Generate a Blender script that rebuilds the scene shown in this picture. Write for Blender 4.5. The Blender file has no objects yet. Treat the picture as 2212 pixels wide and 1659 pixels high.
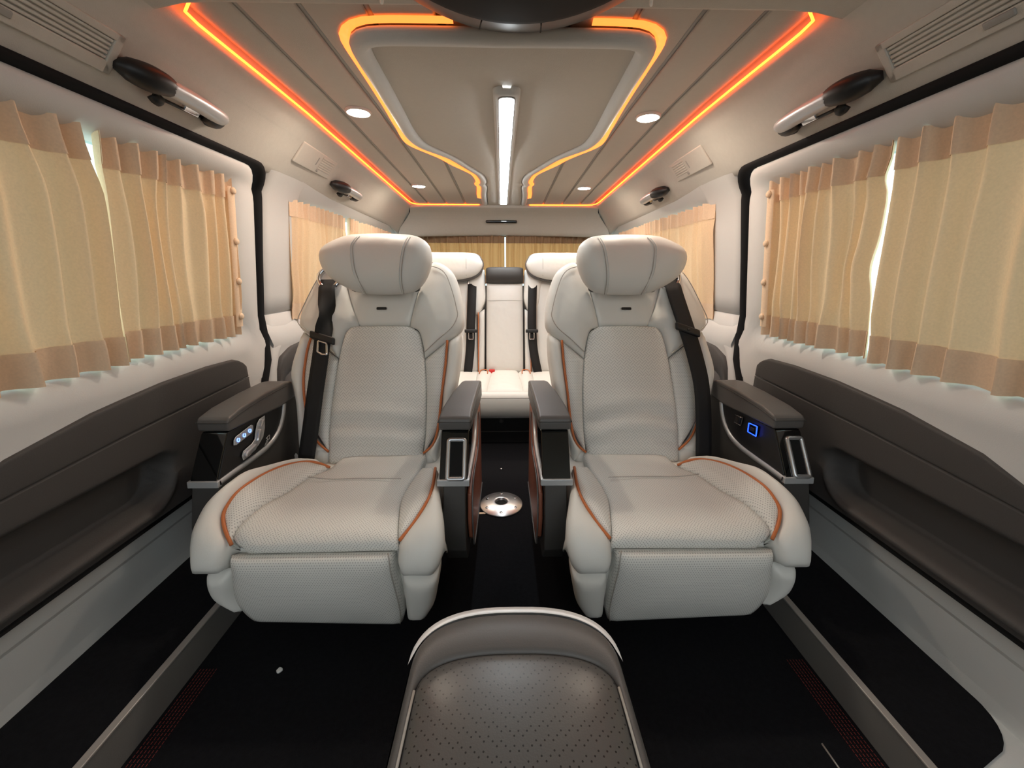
import bpy, bmesh, math, random
from mathutils import Vector, Matrix
random.seed(7)
sc = bpy.context.scene
COL = sc.collection
# ------------------------------------------------------------------ camera
cam_d = bpy.data.cameras.new('camera'); cam_d.sensor_fit = 'HORIZONTAL'; cam_d.sensor_width = 36.0
cam_d.lens = 36.0 * 835.0 / 2212.0; cam_d.clip_start = 0.01
cam = bpy.data.objects.new('camera', cam_d); COL.objects.link(cam)
_y, _p, _r = math.radians(1.1), math.radians(-16.2), math.radians(.15)
_f = Vector((math.sin(_y)*math.cos(_p), math.cos(_y)*math.cos(_p), math.sin(_p)))
_rt = Vector((math.cos(_y), -math.sin(_y), 0)); _u = _rt.cross(_f)
_rt, _u = _rt*math.cos(_r)+_u*math.sin(_r), -_rt*math.sin(_r)+_u*math.cos(_r)
cam.matrix_world = Matrix(((_rt.x, _u.x, -_f.x, 0), (_rt.y, _u.y, -_f.y, 0), (_rt.z, _u.z, -_f.z, .8), (0, 0, 0, 1)))
sc.camera = cam
# ------------------------------------------------------------------ daylight outside, exposure
world = bpy.data.worlds.new('daylight'); sc.world = world; world.use_nodes = True
_bg = world.node_tree.nodes['Background']; _bg.inputs['Color'].default_value = (.90, .97, 1.0, 1); _bg.inputs['Strength'].default_value = 1.4
sc.view_settings.view_transform = 'Standard'; sc.view_settings.look = 'None'; sc.view_settings.gamma = 1
sc.view_settings.use_curve_mapping = False; sc.view_settings.exposure = 0.80
LED_ORANGE, LED_LINE, LED_BAR, LED_SPOT = 1.5, 7.0, 21.0, 165.0
# ------------------------------------------------------------------ materials
def srgb(r, g, b):
    f = lambda c: (c/255/12.92) if c/255 <= .04045 else ((c/255+.055)/1.055)**2.4
    return (f(r), f(g), f(b), 1)
class NT:
    def __init__(s, m): s.t = m.node_tree; s.n = s.t.nodes; s.l = s.t.links
    def node(s, ty, **kw):
        n = s.n.new(ty)
        for k, v in kw.items(): setattr(n, k, v)
        return n
    def link(s, a, b): s.l.new(a, b)
    def math(s, op, a, b=None, c=None):
        n = s.n.new('ShaderNodeMath'); n.operation = op
        for i, v in enumerate((a, b, c)):
            if v is None: continue
            if isinstance(v, (int, float)): n.inputs[i].default_value = v
            else: s.l.new(v, n.inputs[i])
        return n.outputs[0]
def base(name, col, rough=.5, metal=0, spec=.5, coat=0):
    m = bpy.data.materials.new(name); m.use_nodes = True
    b = m.node_tree.nodes['Principled BSDF']
    b.inputs['Base Color'].default_value = col; b.inputs['Roughness'].default_value = rough
    b.inputs['Metallic'].default_value = metal; b.inputs['Specular IOR Level'].default_value = spec
    b.inputs['Coat Weight'].default_value = coat
    return m, b, NT(m)
def grain(nt, b, scale, strength, coord='Object', dist=.002, var=0, col=None):
    tc = nt.node('ShaderNodeTexCoord'); nz = nt.node('ShaderNodeTexNoise'); nz.inputs['Scale'].default_value = scale
    nz.inputs['Detail'].default_value = 4; nt.link(tc.outputs[coord], nz.inputs['Vector'])
    bp = nt.node('ShaderNodeBump'); bp.inputs['Strength'].default_value = strength; bp.inputs['Distance'].default_value = dist
    nt.link(nz.outputs['Fac'], bp.inputs['Height']); nt.link(bp.outputs['Normal'], b.inputs['Normal'])
    if var:
        mx = nt.node('ShaderNodeMixRGB'); mx.inputs[1].default_value = [c*(1-var) for c in col[:3]]+[1]; mx.inputs[2].default_value = [min(1, c*(1+var)) for c in col[:3]]+[1]
        n2 = nt.node('ShaderNodeTexNoise'); n2.inputs['Scale'].default_value = scale*.12; nt.link(tc.outputs[coord], n2.inputs['Vector'])
        nt.link(n2.outputs['Fac'], mx.inputs[0]); nt.link(mx.outputs[0], b.inputs['Base Color'])
def simple(name, col, rough=.5, metal=0, spec=.5, coat=0, g=None, var=0):
    m, b, nt = base(name, col, rough, metal, spec, coat)
    if g: grain(nt, b, g[0], g[1], var=var, col=col)
    return m
def emis(name, col, st, body=None):
    m, b, nt = base(name, body or col, .4); b.inputs['Emission Color'].default_value = col; b.inputs['Emission Strength'].default_value = st
    return m
LEA = srgb(228, 226, 220)
def leather(name, pattern=None, col=LEA):
    m, b, nt = base(name, col, .46, spec=.35)
    uv = nt.node('ShaderNodeUVMap'); sp = nt.node('ShaderNodeSeparateXYZ'); nt.link(uv.outputs[0], sp.inputs[0])
    U, V = sp.outputs[0], sp.outputs[1]
    nz = nt.node('ShaderNodeTexNoise'); nz.inputs['Scale'].default_value = 420; nz.inputs['Detail'].default_value = 3; nt.link(uv.outputs[0], nz.inputs['Vector'])
    wr = nt.node('ShaderNodeTexNoise'); wr.inputs['Scale'].default_value = 13; wr.inputs['Detail'].default_value = 2; nt.link(uv.outputs[0], wr.inputs['Vector'])
    h = nt.math('ADD', nt.math('MULTIPLY', nz.outputs['Fac'], .12), nt.math('MULTIPLY', wr.outputs['Fac'], 3.2))
    if pattern:
        if pattern == 'dots':
            p = .0052
            fu = nt.math('SUBTRACT', nt.math('FRACT', nt.math('ADD', nt.math('DIVIDE', U, p), nt.math('MULTIPLY', nt.math('FLOOR', nt.math('DIVIDE', V, p*.8)), .5))), .5)
            fv = nt.math('MULTIPLY', nt.math('SUBTRACT', nt.math('FRACT', nt.math('DIVIDE', V, p*.8)), .5), .8)
            d = nt.math('SQRT', nt.math('ADD', nt.math('MULTIPLY', fu, fu), nt.math('MULTIPLY', fv, fv)))
            mask = nt.math('LESS_THAN', d, .20); dark = .6
        else:
            s = .0185 if pattern == 'weave' else .0215
            P = nt.math('DIVIDE', nt.math('ADD', U, V), s); Q = nt.math('DIVIDE', nt.math('SUBTRACT', U, V), s)
            par = nt.math('FRACT', nt.math('MULTIPLY', nt.math('ADD', nt.math('FLOOR', P), nt.math('FLOOR', Q)), .5))
            sel = nt.math('GREATER_THAN', par, .25)
            def lines(a, o):
                l1 = nt.math('LESS_THAN', nt.math('ABSOLUTE', nt.math('SUBTRACT', nt.math('FRACT', nt.math('MULTIPLY', a, 2 if pattern == 'weave' else 3)), .5)), .17)
                if pattern == 'weave':
                    l2 = nt.math('GREATER_THAN', nt.math('FRACT', o), .08); return nt.math('MULTIPLY', l1, l2)
                l2 = nt.math('LESS_THAN', nt.math('ABSOLUTE', nt.math('SUBTRACT', nt.math('FRACT', nt.math('MULTIPLY', o, 4)), .5)), .27)
                return nt.math('MULTIPLY', l1, l2)
            a = lines(P, Q); c = lines(Q, P)
            mask = nt.math('ADD', nt.math('MULTIPLY', sel, a), nt.math('MULTIPLY', nt.math('SUBTRACT', 1, sel), c)); dark = .76 if pattern == 'weave' else .62
        mx = nt.node('ShaderNodeMixRGB'); mx.inputs[1].default_value = col; mx.inputs[2].default_value = [c*dark for c in col[:3]]+[1]
        nt.link(mask, mx.inputs[0]); nt.link(mx.outputs[0], b.inputs['Base Color'])
        h = nt.math('SUBTRACT', h, nt.math('MULTIPLY', mask, .35))
    bp = nt.node('ShaderNodeBump'); bp.inputs['Strength'].default_value = .55; bp.inputs['Distance'].default_value = .0022
    nt.link(h, bp.inputs['Height']); nt.link(bp.outputs['Normal'], b.inputs['Normal'])
    return m
M = {}
M['leather'] = leather('cream_leather'); M['perf'] = leather('cream_perforated_leather', 'dots')
M['weave'] = leather('cream_woven_leather', 'weave'); M['dash'] = leather('cream_dashed_leather', 'dash')
M['seam'] = simple('grey_thread', srgb(176, 170, 162), .7)
M['piping'] = simple('orange_piping', srgb(196, 112, 62), .5, g=(900, .2))
M['grey_leather'] = simple('dark_grey_leather', srgb(92, 89, 87), .42, spec=.4, g=(500, .12))
M['dark'] = simple('charcoal_plastic', srgb(66, 64, 62), .55, spec=.35, g=(600, .15))
M['door_dark'] = simple('charcoal_door_plastic', srgb(74, 71, 69), .6, spec=.3, g=(450, .2))
M['black'] = simple('black_plastic', srgb(22, 22, 23), .45)
M['gloss'] = simple('gloss_black', srgb(10, 12, 13), .06, spec=.6, coat=.6)
M['rubber'] = simple('black_rubber', srgb(20, 20, 21), .8, spec=.2)
M['carpet'] = simple('black_carpet', srgb(26, 26, 29), .95, spec=.1, g=(900, .9), var=.35)
M['belt'] = simple('black_webbing', srgb(18, 18, 19), .7, g=(1500, .4))
M['silver'] = simple('satin_silver', srgb(205, 208, 212), .3, metal=.85)
M['silver_paint'] = simple('silver_paint', srgb(190, 192, 194), .35, metal=.4)
M['silver_glint'] = simple('satin_metal_painted_glint', srgb(240, 241, 242), .4, metal=.15)  # near-white, low-metal colour stands in for the light bar's reflection
M['chrome'] = simple('chrome', srgb(220, 220, 222), .1, metal=1)
M['liner'] = simple('grey_headliner_fabric', srgb(196, 190, 180), .9, spec=.2, g=(700, .25), var=.04)
M['plank'] = simple('grey_ceiling_panel_fabric', srgb(190, 183, 173), .8, spec=.25, g=(600, .2), var=.03)
M['groove'] = simple('ceiling_joint_trim', srgb(150, 146, 140), .5)
M['trim'] = simple('light_grey_trim_plastic', srgb(208, 206, 202), .6, spec=.35, g=(500, .12))
M['sill'] = simple('pale_sill_plastic', srgb(216, 216, 213), .55, spec=.35, g=(400, .12))
M['rail'] = simple('grey_rail_trim', srgb(120, 116, 112), .5, g=(500, .15))
M['rail_edge'] = simple('rail_edge_strip', srgb(176, 170, 164), .35, metal=.3)
M['brown'] = simple('brown_panel', srgb(140, 82, 60), .5, g=(500, .15))  # even brown for the aisle side panels
M['red_thread'] = simple('dark_red_thread', srgb(120, 40, 34), .8)
M['white'] = simple('white_plastic', srgb(235, 235, 232), .5)
M['crystal'] = simple('clear_crystal', srgb(205, 206, 208), .08, metal=.6, coat=.5)
M['red'] = simple('red_buckle', srgb(200, 30, 26), .4)
M['alu'] = simple('brushed_aluminium', srgb(205, 203, 204), .28, metal=.9, g=(300, .08))
M['rim'] = simple('dark_satin_rim', srgb(58, 58, 57), .38, spec=.4)
M['matt_black'] = simple('matt_black_underside', srgb(7, 7, 8), .55, spec=.1)
M['hole'] = simple('hole_shade_black', srgb(8, 8, 8), .9)  # flat black stands in for the shade inside holes and gaps
M['orange'] = emis('orange_led', (1.0, .19, .032, 1), LED_ORANGE)
M['orange_line'] = emis('orange_led_line', (1.0, .11, .01, 1), LED_LINE)
M['bar'] = emis('white_led_diffuser', (.88, .96, 1.0, 1), LED_BAR)
M['spot'] = emis('warm_led_spot', (1.0, .88, .72, 1), LED_SPOT)
M['blue'] = emis('blue_led', (.012, .06, 1.0, 1), 2.6)
M['icon'] = emis('blue_white_icon', (.20, .36, 1.0, 1), 1.4)
def cloth_mat(name, col, trans):
    m = bpy.data.materials.new(name); m.use_nodes = True; nt = NT(m); nt.n.clear()
    o = nt.node('ShaderNodeOutputMaterial'); d = nt.node('ShaderNodeBsdfDiffuse'); t = nt.node('ShaderNodeBsdfTranslucent'); mx = nt.node('ShaderNodeMixShader')
    tc = nt.node('ShaderNodeTexCoord'); nz = nt.node('ShaderNodeTexNoise'); nz.inputs['Scale'].default_value = 260; nt.link(tc.outputs['Object'], nz.inputs['Vector'])
    rp = nt.node('ShaderNodeMixRGB'); rp.inputs[1].default_value = [c*.9 for c in col[:3]]+[1]; rp.inputs[2].default_value = [min(1, c*1.1) for c in col[:3]]+[1]
    nt.link(nz.outputs['Fac'], rp.inputs[0]); nt.link(rp.outputs[0], d.inputs['Color'])
    t.inputs['Color'].default_value = (col[0]*1.0, col[1]*.88, col[2]*.76, 1)
    bp = nt.node('ShaderNodeBump'); bp.inputs['Strength'].default_value = .3; bp.inputs['Distance'].default_value = .001
    nt.link(nz.outputs['Fac'], bp.inputs['Height']); nt.link(bp.outputs['Normal'], d.inputs['Normal'])
    mx.inputs[0].default_value = trans; nt.link(d.outputs[0], mx.inputs[1]); nt.link(t.outputs[0], mx.inputs[2]); nt.link(mx.outputs[0], o.inputs[0])
    return m
M['curtain'] = cloth_mat('beige_curtain_cloth', srgb(240, 210, 174), .12)
M['band'] = cloth_mat('beige_curtain_double_cloth', srgb(236, 208, 178), .06)
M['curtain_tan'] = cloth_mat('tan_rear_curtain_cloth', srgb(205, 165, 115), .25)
M['band_tan'] = cloth_mat('tan_rear_curtain_unlit_double_cloth', srgb(150, 122, 96), .05)  # darker, greyer colour stands in for doubled bands getting no backlight
def glass_mat():
    m = bpy.data.materials.new('tinted_window_glass'); m.use_nodes = True; nt = NT(m); nt.n.clear()
    o = nt.node('ShaderNodeOutputMaterial'); t = nt.node('ShaderNodeBsdfTransparent'); g = nt.node('ShaderNodeBsdfGlossy'); mx = nt.node('ShaderNodeMixShader')
    t.inputs['Color'].default_value = (.62, .86, .88, 1); g.inputs['Roughness'].default_value = .02; mx.inputs[0].default_value = .06
    nt.link(t.outputs[0], mx.inputs[1]); nt.link(g.outputs[0], mx.inputs[2]); nt.link(mx.outputs[0], o.inputs[0]); return m
M['glass'] = glass_mat()
# ------------------------------------------------------------------ mesh helpers
def meta(o, label=None, cat=None, group=None, kind=None):
    if label: o['label'] = label
    if cat: o['category'] = cat
    if group: o['group'] = group
    if kind: o['kind'] = kind
    return o
def empty(name, loc, label, cat, group=None, kind=None):
    o = bpy.data.objects.new(name, None); COL.objects.link(o); o.location = loc; o.empty_display_size = .05
    return meta(o, label, cat, group, kind)
def obj(name, verts, faces, mat, parent=None, smooth=True, uvs=None, recalc=True, label=None):
    me = bpy.data.meshes.new(name); bm = bmesh.new()
    off = parent_loc(parent)
    vs = [bm.verts.new(Vector(v)-off) for v in verts]
    uvl = bm.loops.layers.uv.new('UVMap') if uvs else None
    for f in faces:
        if len(set(f)) < 3: continue
        try: fc = bm.faces.new([vs[i] for i in f])
        except ValueError: continue
        fc.smooth = smooth
        if uvl:
            for lp, i in zip(fc.loops, f): lp[uvl].uv = uvs[i]
    if recalc: bmesh.ops.recalc_face_normals(bm, faces=bm.faces)
    bm.to_mesh(me); bm.free(); me.materials.append(M[mat] if isinstance(mat, str) else mat)
    o = bpy.data.objects.new(name, me); COL.objects.link(o)
    if parent: o.parent = parent
    if label: o['label'] = label
    return o
def parent_loc(p):
    v = Vector((0, 0, 0))
    while p: v += p.location; p = p.parent
    return v
def resample(pts, n, smooth=True):
    P = [Vector(p) for p in pts]
    if smooth and len(P) > 2:
        Q = []
        for i in range(len(P)-1):
            p0 = P[max(i-1, 0)]; p1 = P[i]; p2 = P[i+1]; p3 = P[min(i+2, len(P)-1)]
            for k in range(8):
                t = k/8; Q.append(.5*((2*p1)+(p2-p0)*t+(2*p0-5*p1+4*p2-p3)*t*t+(3*p1-p0-3*p2+p3)*t**3))
        Q.append(P[-1]); P = Q
    L = [0]
    for a, b in zip(P, P[1:]): L.append(L[-1]+(b-a).length)
    out = []; j = 0
    for i in range(n):
        d = L[-1]*i/(n-1)
        while j < len(P)-2 and L[j+1] < d: j += 1
        s = L[j+1]-L[j]; out.append(P[j].lerp(P[j+1], (d-L[j])/s if s > 1e-9 else 0))
    return out
def sst(a, b, x):
    t = min(max((x-a)/(b-a), 0), 1); return t*t*(3-2*t)
def seg_dist(p, a, b):
    ab = b-a; l = ab.length_squared
    t = 0 if l < 1e-14 else min(max((p-a).dot(ab)/l, 0), 1); return (p-a-ab*t).length
def pillow(name, A, B, fn, mat, parent, r=.012, crown=.008, depth=.03, nu=26, nv=14, lift=0.0, uvo=0, label=None, smoothA=True, wrinkle=None):
    """padded panel between the two edge curves A and B (both run the same way) laid on the surface fn(u,v,h)"""
    A = resample([(a[0], a[1], 0) for a in A], nu, smoothA); B = resample([(b[0], b[1], 0) for b in B], nu, smoothA)
    ts = [.5-.5*math.cos(math.pi*(.06+.88*i/(nv-1)))**1 if 0 else (lambda x: x*x*(3-2*x))(i/(nv-1)) for i in range(nv)]
    grid = [[A[i].lerp(B[i], t) for t in ts] for i in range(nu)]
    outl = [grid[0][j] for j in range(nv)]+[grid[i][-1] for i in range(1, nu)]+[grid[-1][j] for j in range(nv-2, -1, -1)]+[grid[i][0] for i in range(nu-2, 0, -1)]
    segs = list(zip(outl, outl[1:]+outl[:1]))
    D = [[min(seg_dist(p, a, b) for a, b in segs) for p in row] for row in grid]
    dm = max(max(r_) for r_ in D)
    verts = []; uvs = []; idx = {}
    for i in range(nu):
        for j in range(nv):
            d = D[i][j]; q = min(d/r, 1); hh = r*(math.sqrt(1-(1-q)**2)-1)+crown*(1-(1-min(d/dm, 1))**2)+lift
            idx[i, j] = len(verts); p = grid[i][j]
            if wrinkle: hh += wrinkle(p.x, p.y)*min(d/.02, 1)
            verts.append(fn(p.x, p.y, hh)); uvs.append((p.x+uvo, p.y))
    faces = [(idx[i, j], idx[i+1, j], idx[i+1, j+1], idx[i, j+1]) for i in range(nu-1) for j in range(nv-1)]
    ring = [(0, j) for j in range(nv)]+[(i, nv-1) for i in range(1, nu)]+[(nu-1, j) for j in range(nv-2, -1, -1)]+[(i, 0) for i in range(nu-2, 0, -1)]
    sk = []
    for (i, j) in ring:
        p = grid[i][j]; sk.append(len(verts)); verts.append(fn(p.x, p.y, -depth)); uvs.append((p.x+uvo, p.y))
    n = len(ring)
    for k in range(n): faces.append((idx[ring[k]], idx[ring[(k+1) % n]], sk[(k+1) % n], sk[k]))
    return obj(name, verts, faces, mat, parent, uvs=uvs, label=label)
def tube(name, path, rad, mat, parent=None, n=8, res=None, closed=False, flat=1.0, smooth=True, label=None):
    P = resample(path, res or max(2, len(path)*5), smooth) if res != 0 else [Vector(p) for p in path]
    rads = rad if callable(rad) else (lambda t: rad)
    verts = []; faces = []; N = len(P); up = None
    for i, p in enumerate(P):
        if closed: d = P[(i+1) % N]-P[i-1]
        else: d = P[min(i+1, N-1)]-P[max(i-1, 0)]
        d.normalize()
        if up is None: up = Vector((0, 0, 1)) if abs(d.z) < .9 else Vector((1, 0, 0))
        s = d.cross(up).normalized(); up = s.cross(d).normalized(); rr = rads(i/(N-1))
        for k in range(n):
            a = 2*math.pi*k/n; verts.append(p+s*math.cos(a)*rr+up*math.sin(a)*rr*flat)
    for i in range(N-(0 if closed else 1)):
        for k in range(n):
            i2 = (i+1) % N; faces.append((i*n+k, i*n+(k+1) % n, i2*n+(k+1) % n, i2*n+k))
    if not closed: faces.append(tuple(range(n))); faces.append(tuple((N-1)*n+k for k in range(n)))
    return obj(name, verts, faces, mat, parent, label=label)
def bev(name, verts, faces, mat, parent, bevel=.004, seg=2, label=None, mtx=None, smooth=True):
    me = bpy.data.meshes.new(name); bm = bmesh.new(); off = parent_loc(parent)
    vs = [bm.verts.new((mtx @ Vector(v) if mtx else Vector(v))-off) for v in verts]
    for f in faces: bm.faces.new([vs[i] for i in f])
    bmesh.ops.recalc_face_normals(bm, faces=bm.faces)
    if bevel:
        ed = [e for e in bm.edges if len(e.link_faces) == 2 and e.calc_face_angle(0) > .5]
        bmesh.ops.bevel(bm, geom=ed, offset=bevel, segments=seg, affect='EDGES', profile=.5, clamp_overlap=True)
    for f in bm.faces: f.smooth = smooth
    bm.to_mesh(me); bm.free(); me.materials.append(M[mat])
    o = bpy.data.objects.new(name, me); COL.objects.link(o)
    if parent: o.parent = parent
    if label: o['label'] = label
    mod = o.modifiers.new('wn', 'WEIGHTED_NORMAL'); mod.keep_sharp = True
    return o
BF = [(0, 1, 3, 2), (4, 6, 7, 5), (0, 4, 5, 1), (2, 3, 7, 6), (0, 2, 6, 4), (1, 5, 7, 3)]
def box(name, lo, hi, mat, parent=None, bevel=.004, seg=2, label=None, mtx=None):
    v = [(x, y, z) for x in (lo[0], hi[0]) for y in (lo[1], hi[1]) for z in (lo[2], hi[2])]
    return bev(name, v, BF, mat, parent, bevel, seg, label, mtx)
def prism(name, poly, axis, a, b, mat, parent=None, bevel=.004, seg=2, label=None, mtx=None, fa=None):
    """polygon in the two other axes extruded along axis from a to b; axis 0 -> poly is (y,z); 2 -> (x,y); 1 -> (x,z)"""
    def put(p, t):
        return {0: (t, p[0], p[1]), 1: (p[0], t, p[1]), 2: (p[0], p[1], t)}[axis]
    n = len(poly); pa = fa(poly) if fa else poly
    v = [put(p, a) for p in pa]+[put(p, b) for p in poly]
    f = [tuple(range(n)), tuple(range(2*n-1, n-1, -1))]+[(i, (i+1) % n, n+(i+1) % n, n+i) for i in range(n)]
    return bev(name, v, f, mat, parent, bevel, seg, label, mtx)
def lathe(name, prof, mat, parent, mtx, n=32, label=None):
    v = []; f = []
    for r, z in prof:
        for k in range(n):
            a = 2*math.pi*k/n; v.append(mtx @ Vector((r*math.cos(a), r*math.sin(a), z)))
    for i in range(len(prof)-1):
        for k in range(n): f.append((i*n+k, i*n+(k+1) % n, (i+1)*n+(k+1) % n, (i+1)*n+k))
    f.append(tuple(range(n))); f.append(tuple((len(prof)-1)*n+k for k in range(n)))
    return obj(name, v, f, mat, parent, label=label)
def loft(name, rows, mat, parent=None, smooth=True, label=None, thick=0, closed=False):
    """surface through rows of points; thick > 0 adds a solidify"""
    n = len(rows[0]); v = [p for r in rows for p in r]
    f = [(i*n+j, i*n+j+1, (i+1)*n+j+1, (i+1)*n+j) for i in range(len(rows)-1) for j in range(n-1)]
    o = obj(name, v, f, mat, parent, smooth, label=label)
    if thick:
        s = o.modifiers.new('solid', 'SOLIDIFY'); s.thickness = thick; s.offset = 0
    return o
def struct(o, label):
    o['kind'] = 'structure'; o['label'] = label; return o
def interp(tab, x):
    if x <= tab[0][0]: return tab[0][1]
    for (a, b), (c, d) in zip(tab, tab[1:]):
        if x <= c: return b+(d-b)*(x-a)/(c-a)
    return tab[-1][1]
# ------------------------------------------------------------------ the van shell
XW = [(0, .845), (.072, .838), (.20, .816), (.243, .802), (.29, .787), (.40, .785), (.50, .782), (.557, .79), (.625, .815), (1.035, .757), (1.085, .715), (1.135, .676), (1.185, .63), (1.215, .592)]
def xw(z): return interp(XW, z)
def wall(s, y, z, h): return (s*(xw(z)-h), y, z)
def zc(y): return 1.24-.041*min(max((y-1.25)/1.35, 0), 1.05)
Y0, Y1 = -.55, 2.95
SIDES = ((-1, 'left'), (1, 'right'))
# floor: lower centre floor
floor = struct(box('floor', (-.70, Y0, -.03), (.70, Y1, 0), 'carpet', None, 0), 'black carpeted floor of the van cabin')
for s, sd in SIDES:
    # raised step carpet beside the centre floor, with a rounded front end
    pts = [(.652, 1.9), (.652, .10)]
    arc = [(.60+.12, .10)] if 0 else []
    end = .40 if s > 0 else .30
    cor = [(.742+.095*math.cos(a), end+.095+.095*math.sin(a)) for a in [math.radians(-60+10*i) for i in range(7)]]
    pts = [(.652, 1.9), (.652, end-.04), (.70, end-.02)]+cor+[(.837, 1.9)]
    o = prism('step_carpet', [(s*x, y) for x, y in pts], 2, .04, .072, 'carpet', floor, .0)
    # sill plate in front of the step carpet
    struct(prism('trim_%d' % (1 if s < 0 else 2), [(s*.652, Y0), (s*.652, 1.2), (s*.86, 1.2), (s*.86, Y0)], 2, .0, .069, 'sill', None, 0), 'pale plastic entry sill plate by the %s door' % sd)
    # grey rail face between centre floor and step, with a lighter top edge
    r = struct(prism('trim_%d' % (3 if s < 0 else 4), [(s*.645, .0), (s*.652, .0), (s*.652, .0745), (s*.645, .0745)], 1, .05, 1.9, 'rail', None, .001), 'grey floor rail running along the %s step' % sd)
    box('rail_edge', (min(s*.643, s*.657), .05, .0725), (max(s*.643, s*.657), 1.9, .0775), 'rail_edge', r, .0015)
    # lower white sill wall
    prof = [(.837, .066), (.834, .10), (.818, .195), (.812, .205), (.803, .240), (.808, .246), (.84, .248)]
    rows = [[(s*x, y, z) for x, z in prof] for y in [Y0+i*(1.75-Y0)/10 for i in range(11)]]
    struct(loft('baseboard_%s' % sd, rows, 'sill', smooth=False, thick=0), 'pale grey lower sill trim along the %s wall' % sd)
    # -------- wall lining: one object per side with parts
    w = empty('wall_%s' % sd, (s*.79, .4, 0), 'light grey lined %s side wall of the van with window frame and pillar' % sd, None, None, 'structure')
    # body shell behind (dark)
    zs = [0, .072, .20, .243, .29, .40, .50, .557, .60]
    loft('lower_shell', [[wall(s, y, z, -.065 if y < 1.2 else -.03) for z in zs] for y in (Y0, .2, .8, 1.15, 1.25, 1.4, 2.2, Y1)], 'black', w)
    # window frame ring
    def rr(y1, za, zb, rad, n=7):
        P = [(Y0+(y1-rad-Y0)*i/14, zb) for i in range(14)]
        P += [(y1-rad+rad*math.sin(a), zb-rad+rad*math.cos(a)) for a in [math.pi/2*i/n for i in range(n+1)]]
        P += [(y1, zb-rad+(za+rad-zb+rad)*i/10) for i in range(1, 10)]
        P += [(y1-rad+rad*math.cos(a), za+rad-rad*math.sin(a)) for a in [math.pi/2*i/n for i in range(n+1)]]
        P += [(y1-rad+(Y0-y1+rad)*i/14, za) for i in range(1, 15)]
        return P
    inner = rr(1.170, .625, 1.032, .05); outer = rr(1.297, .47, 1.088, .09)
    rows = []
    for (a, b) in zip(inner, outer):
        row = []
        for k, (t, h) in enumerate([(0, -.035), (0.0, -.012), (.06, .004), (.16, .014), (.32, .020), (.42, .0208), (.5, .021), (.7, .018), (.86, .010), (.96, .001), (1, -.012)]):
            wb = sst(.60, .50, b[1])
            h = h*(1-wb)+wb*interp([(0, h), (.06, .003), (.16, .010), (.30, .011), (.40, .008), (.5, .003), (1, .002)], t)*(1 if k else 1)
            if k == 0: h = -.035
            y = a[0]+(b[0]-a[0])*t; z = a[1]+(b[1]-a[1])*t
            row.append(wall(s, y, z, h))
        rows.append(row)
    loft('window_frame', rows, 'trim', w)
    # black door seal
    def seal(t):
        return t
    path = [(Y0+(1.24-Y0)*i/12, 1.092) for i in range(12)]+[(1.24+.075*math.sin(a), 1.017+.075*math.cos(a)) for a in [math.pi/2*i/7 for i in range(8)]]
    path += [(1.313, .95), (1.309, .85), (1.308, .75), (1.306, .66), (1.290, .58), (1.262, .52), (1.225, .46), (1.20, .40), (1.185, .25)]
    rows = []
    for i, (y, z) in enumerate(path):
        a = path[max(i-1, 0)]; b = path[min(i+1, len(path)-1)]; dy, dz = b[0]-a[0], b[1]-a[1]; l = math.hypot(dy, dz); ny, nz = -dz/l, dy/l
        rows.append([wall(s, y+ny*q, z+nz*q, h) for q, h in [(a_*(.55 if i < 12 else min(1, .55+.45*(i-12)/7)), b_) for a_, b_ in ((-.017, -.012), (-.014, .006), (-.006, .012), (.006, .012), (.014, .006), (.017, -.012))]])
    loft('door_seal', rows, 'rubber', w)
    # pillar trim behind the seal
    rows = []
    for z in [.20, .30, .40, .48, .54, .60, .657, .6585, .661, .6625, .72, .85, .95, 1.03, 1.075, 1.095]:
        ya = interp([(.2, 1.19), (.40, 1.215), (.46, 1.24), (.52, 1.275), (.58, 1.30), (.66, 1.318), (.95, 1.322), (1.1, 1.31)], z)
        yb = interp([(.2, 1.275), (.45, 1.29), (.52, 1.315), (.57, 1.40), (.61, 1.56), (.66, 1.56), (1.1, 1.56)], z)
        g = -.006 if .658 < z < .662 else 0
        rows.append([wall(s, ya+(yb-ya)*t, z, h+g) for t, h in ((0, -.02), (.03, .004), (.15, .010), (.5, .012), (.8, .008), (.93, .0), (1, -.03))])
    loft('pillar_trim', rows, 'trim', w)
    # rear quarter: light belt with dark panel below
    rows = [[wall(s, y, z, h) for z, h in ((.48, -.004), (.52, .0), (.545, .006), (.56, .014), (.60, .018), (.63, .010), (.645, -.02))] for y in (1.30, 1.36, 1.45, 1.6, 1.9, 2.3, Y1)]
    loft('rear_belt_trim', rows, 'trim', w)
    q = [(1.272, .10), (1.278, .40), (1.29, .46), (1.325, .512), (1.40, .538), (1.55, .548), (2.9, .548), (2.9, .10)]
    rows = []
    for y in [1.272+.02*i for i in range(12)]+[1.6, 1.9, 2.4, 2.9]:
        zt = interp([(1.27, .28), (1.278, .40), (1.29, .46), (1.325, .512), (1.40, .540), (1.55, .55)], y)
        rows.append([wall(s, y, z, h) for z, h in ((.05, .012), (zt*.6, .012), (zt*.86-.002, .012), (zt*.86, .008), (zt*.86+.002, .012), (zt-.012, .012), (zt-.003, .008), (zt, -.01))])
    loft('rear_quarter_panel', rows, 'door_dark', w)
    # rear window band behind side glass
    loft('rear_header_trim', [[wall(s, y, z, h) for z, h in ((1.030, -.02), (1.034, .0), (1.06, .006), (1.10, .004))] for y in (1.50, 1.9, 2.4, Y1)], 'trim', w)
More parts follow.
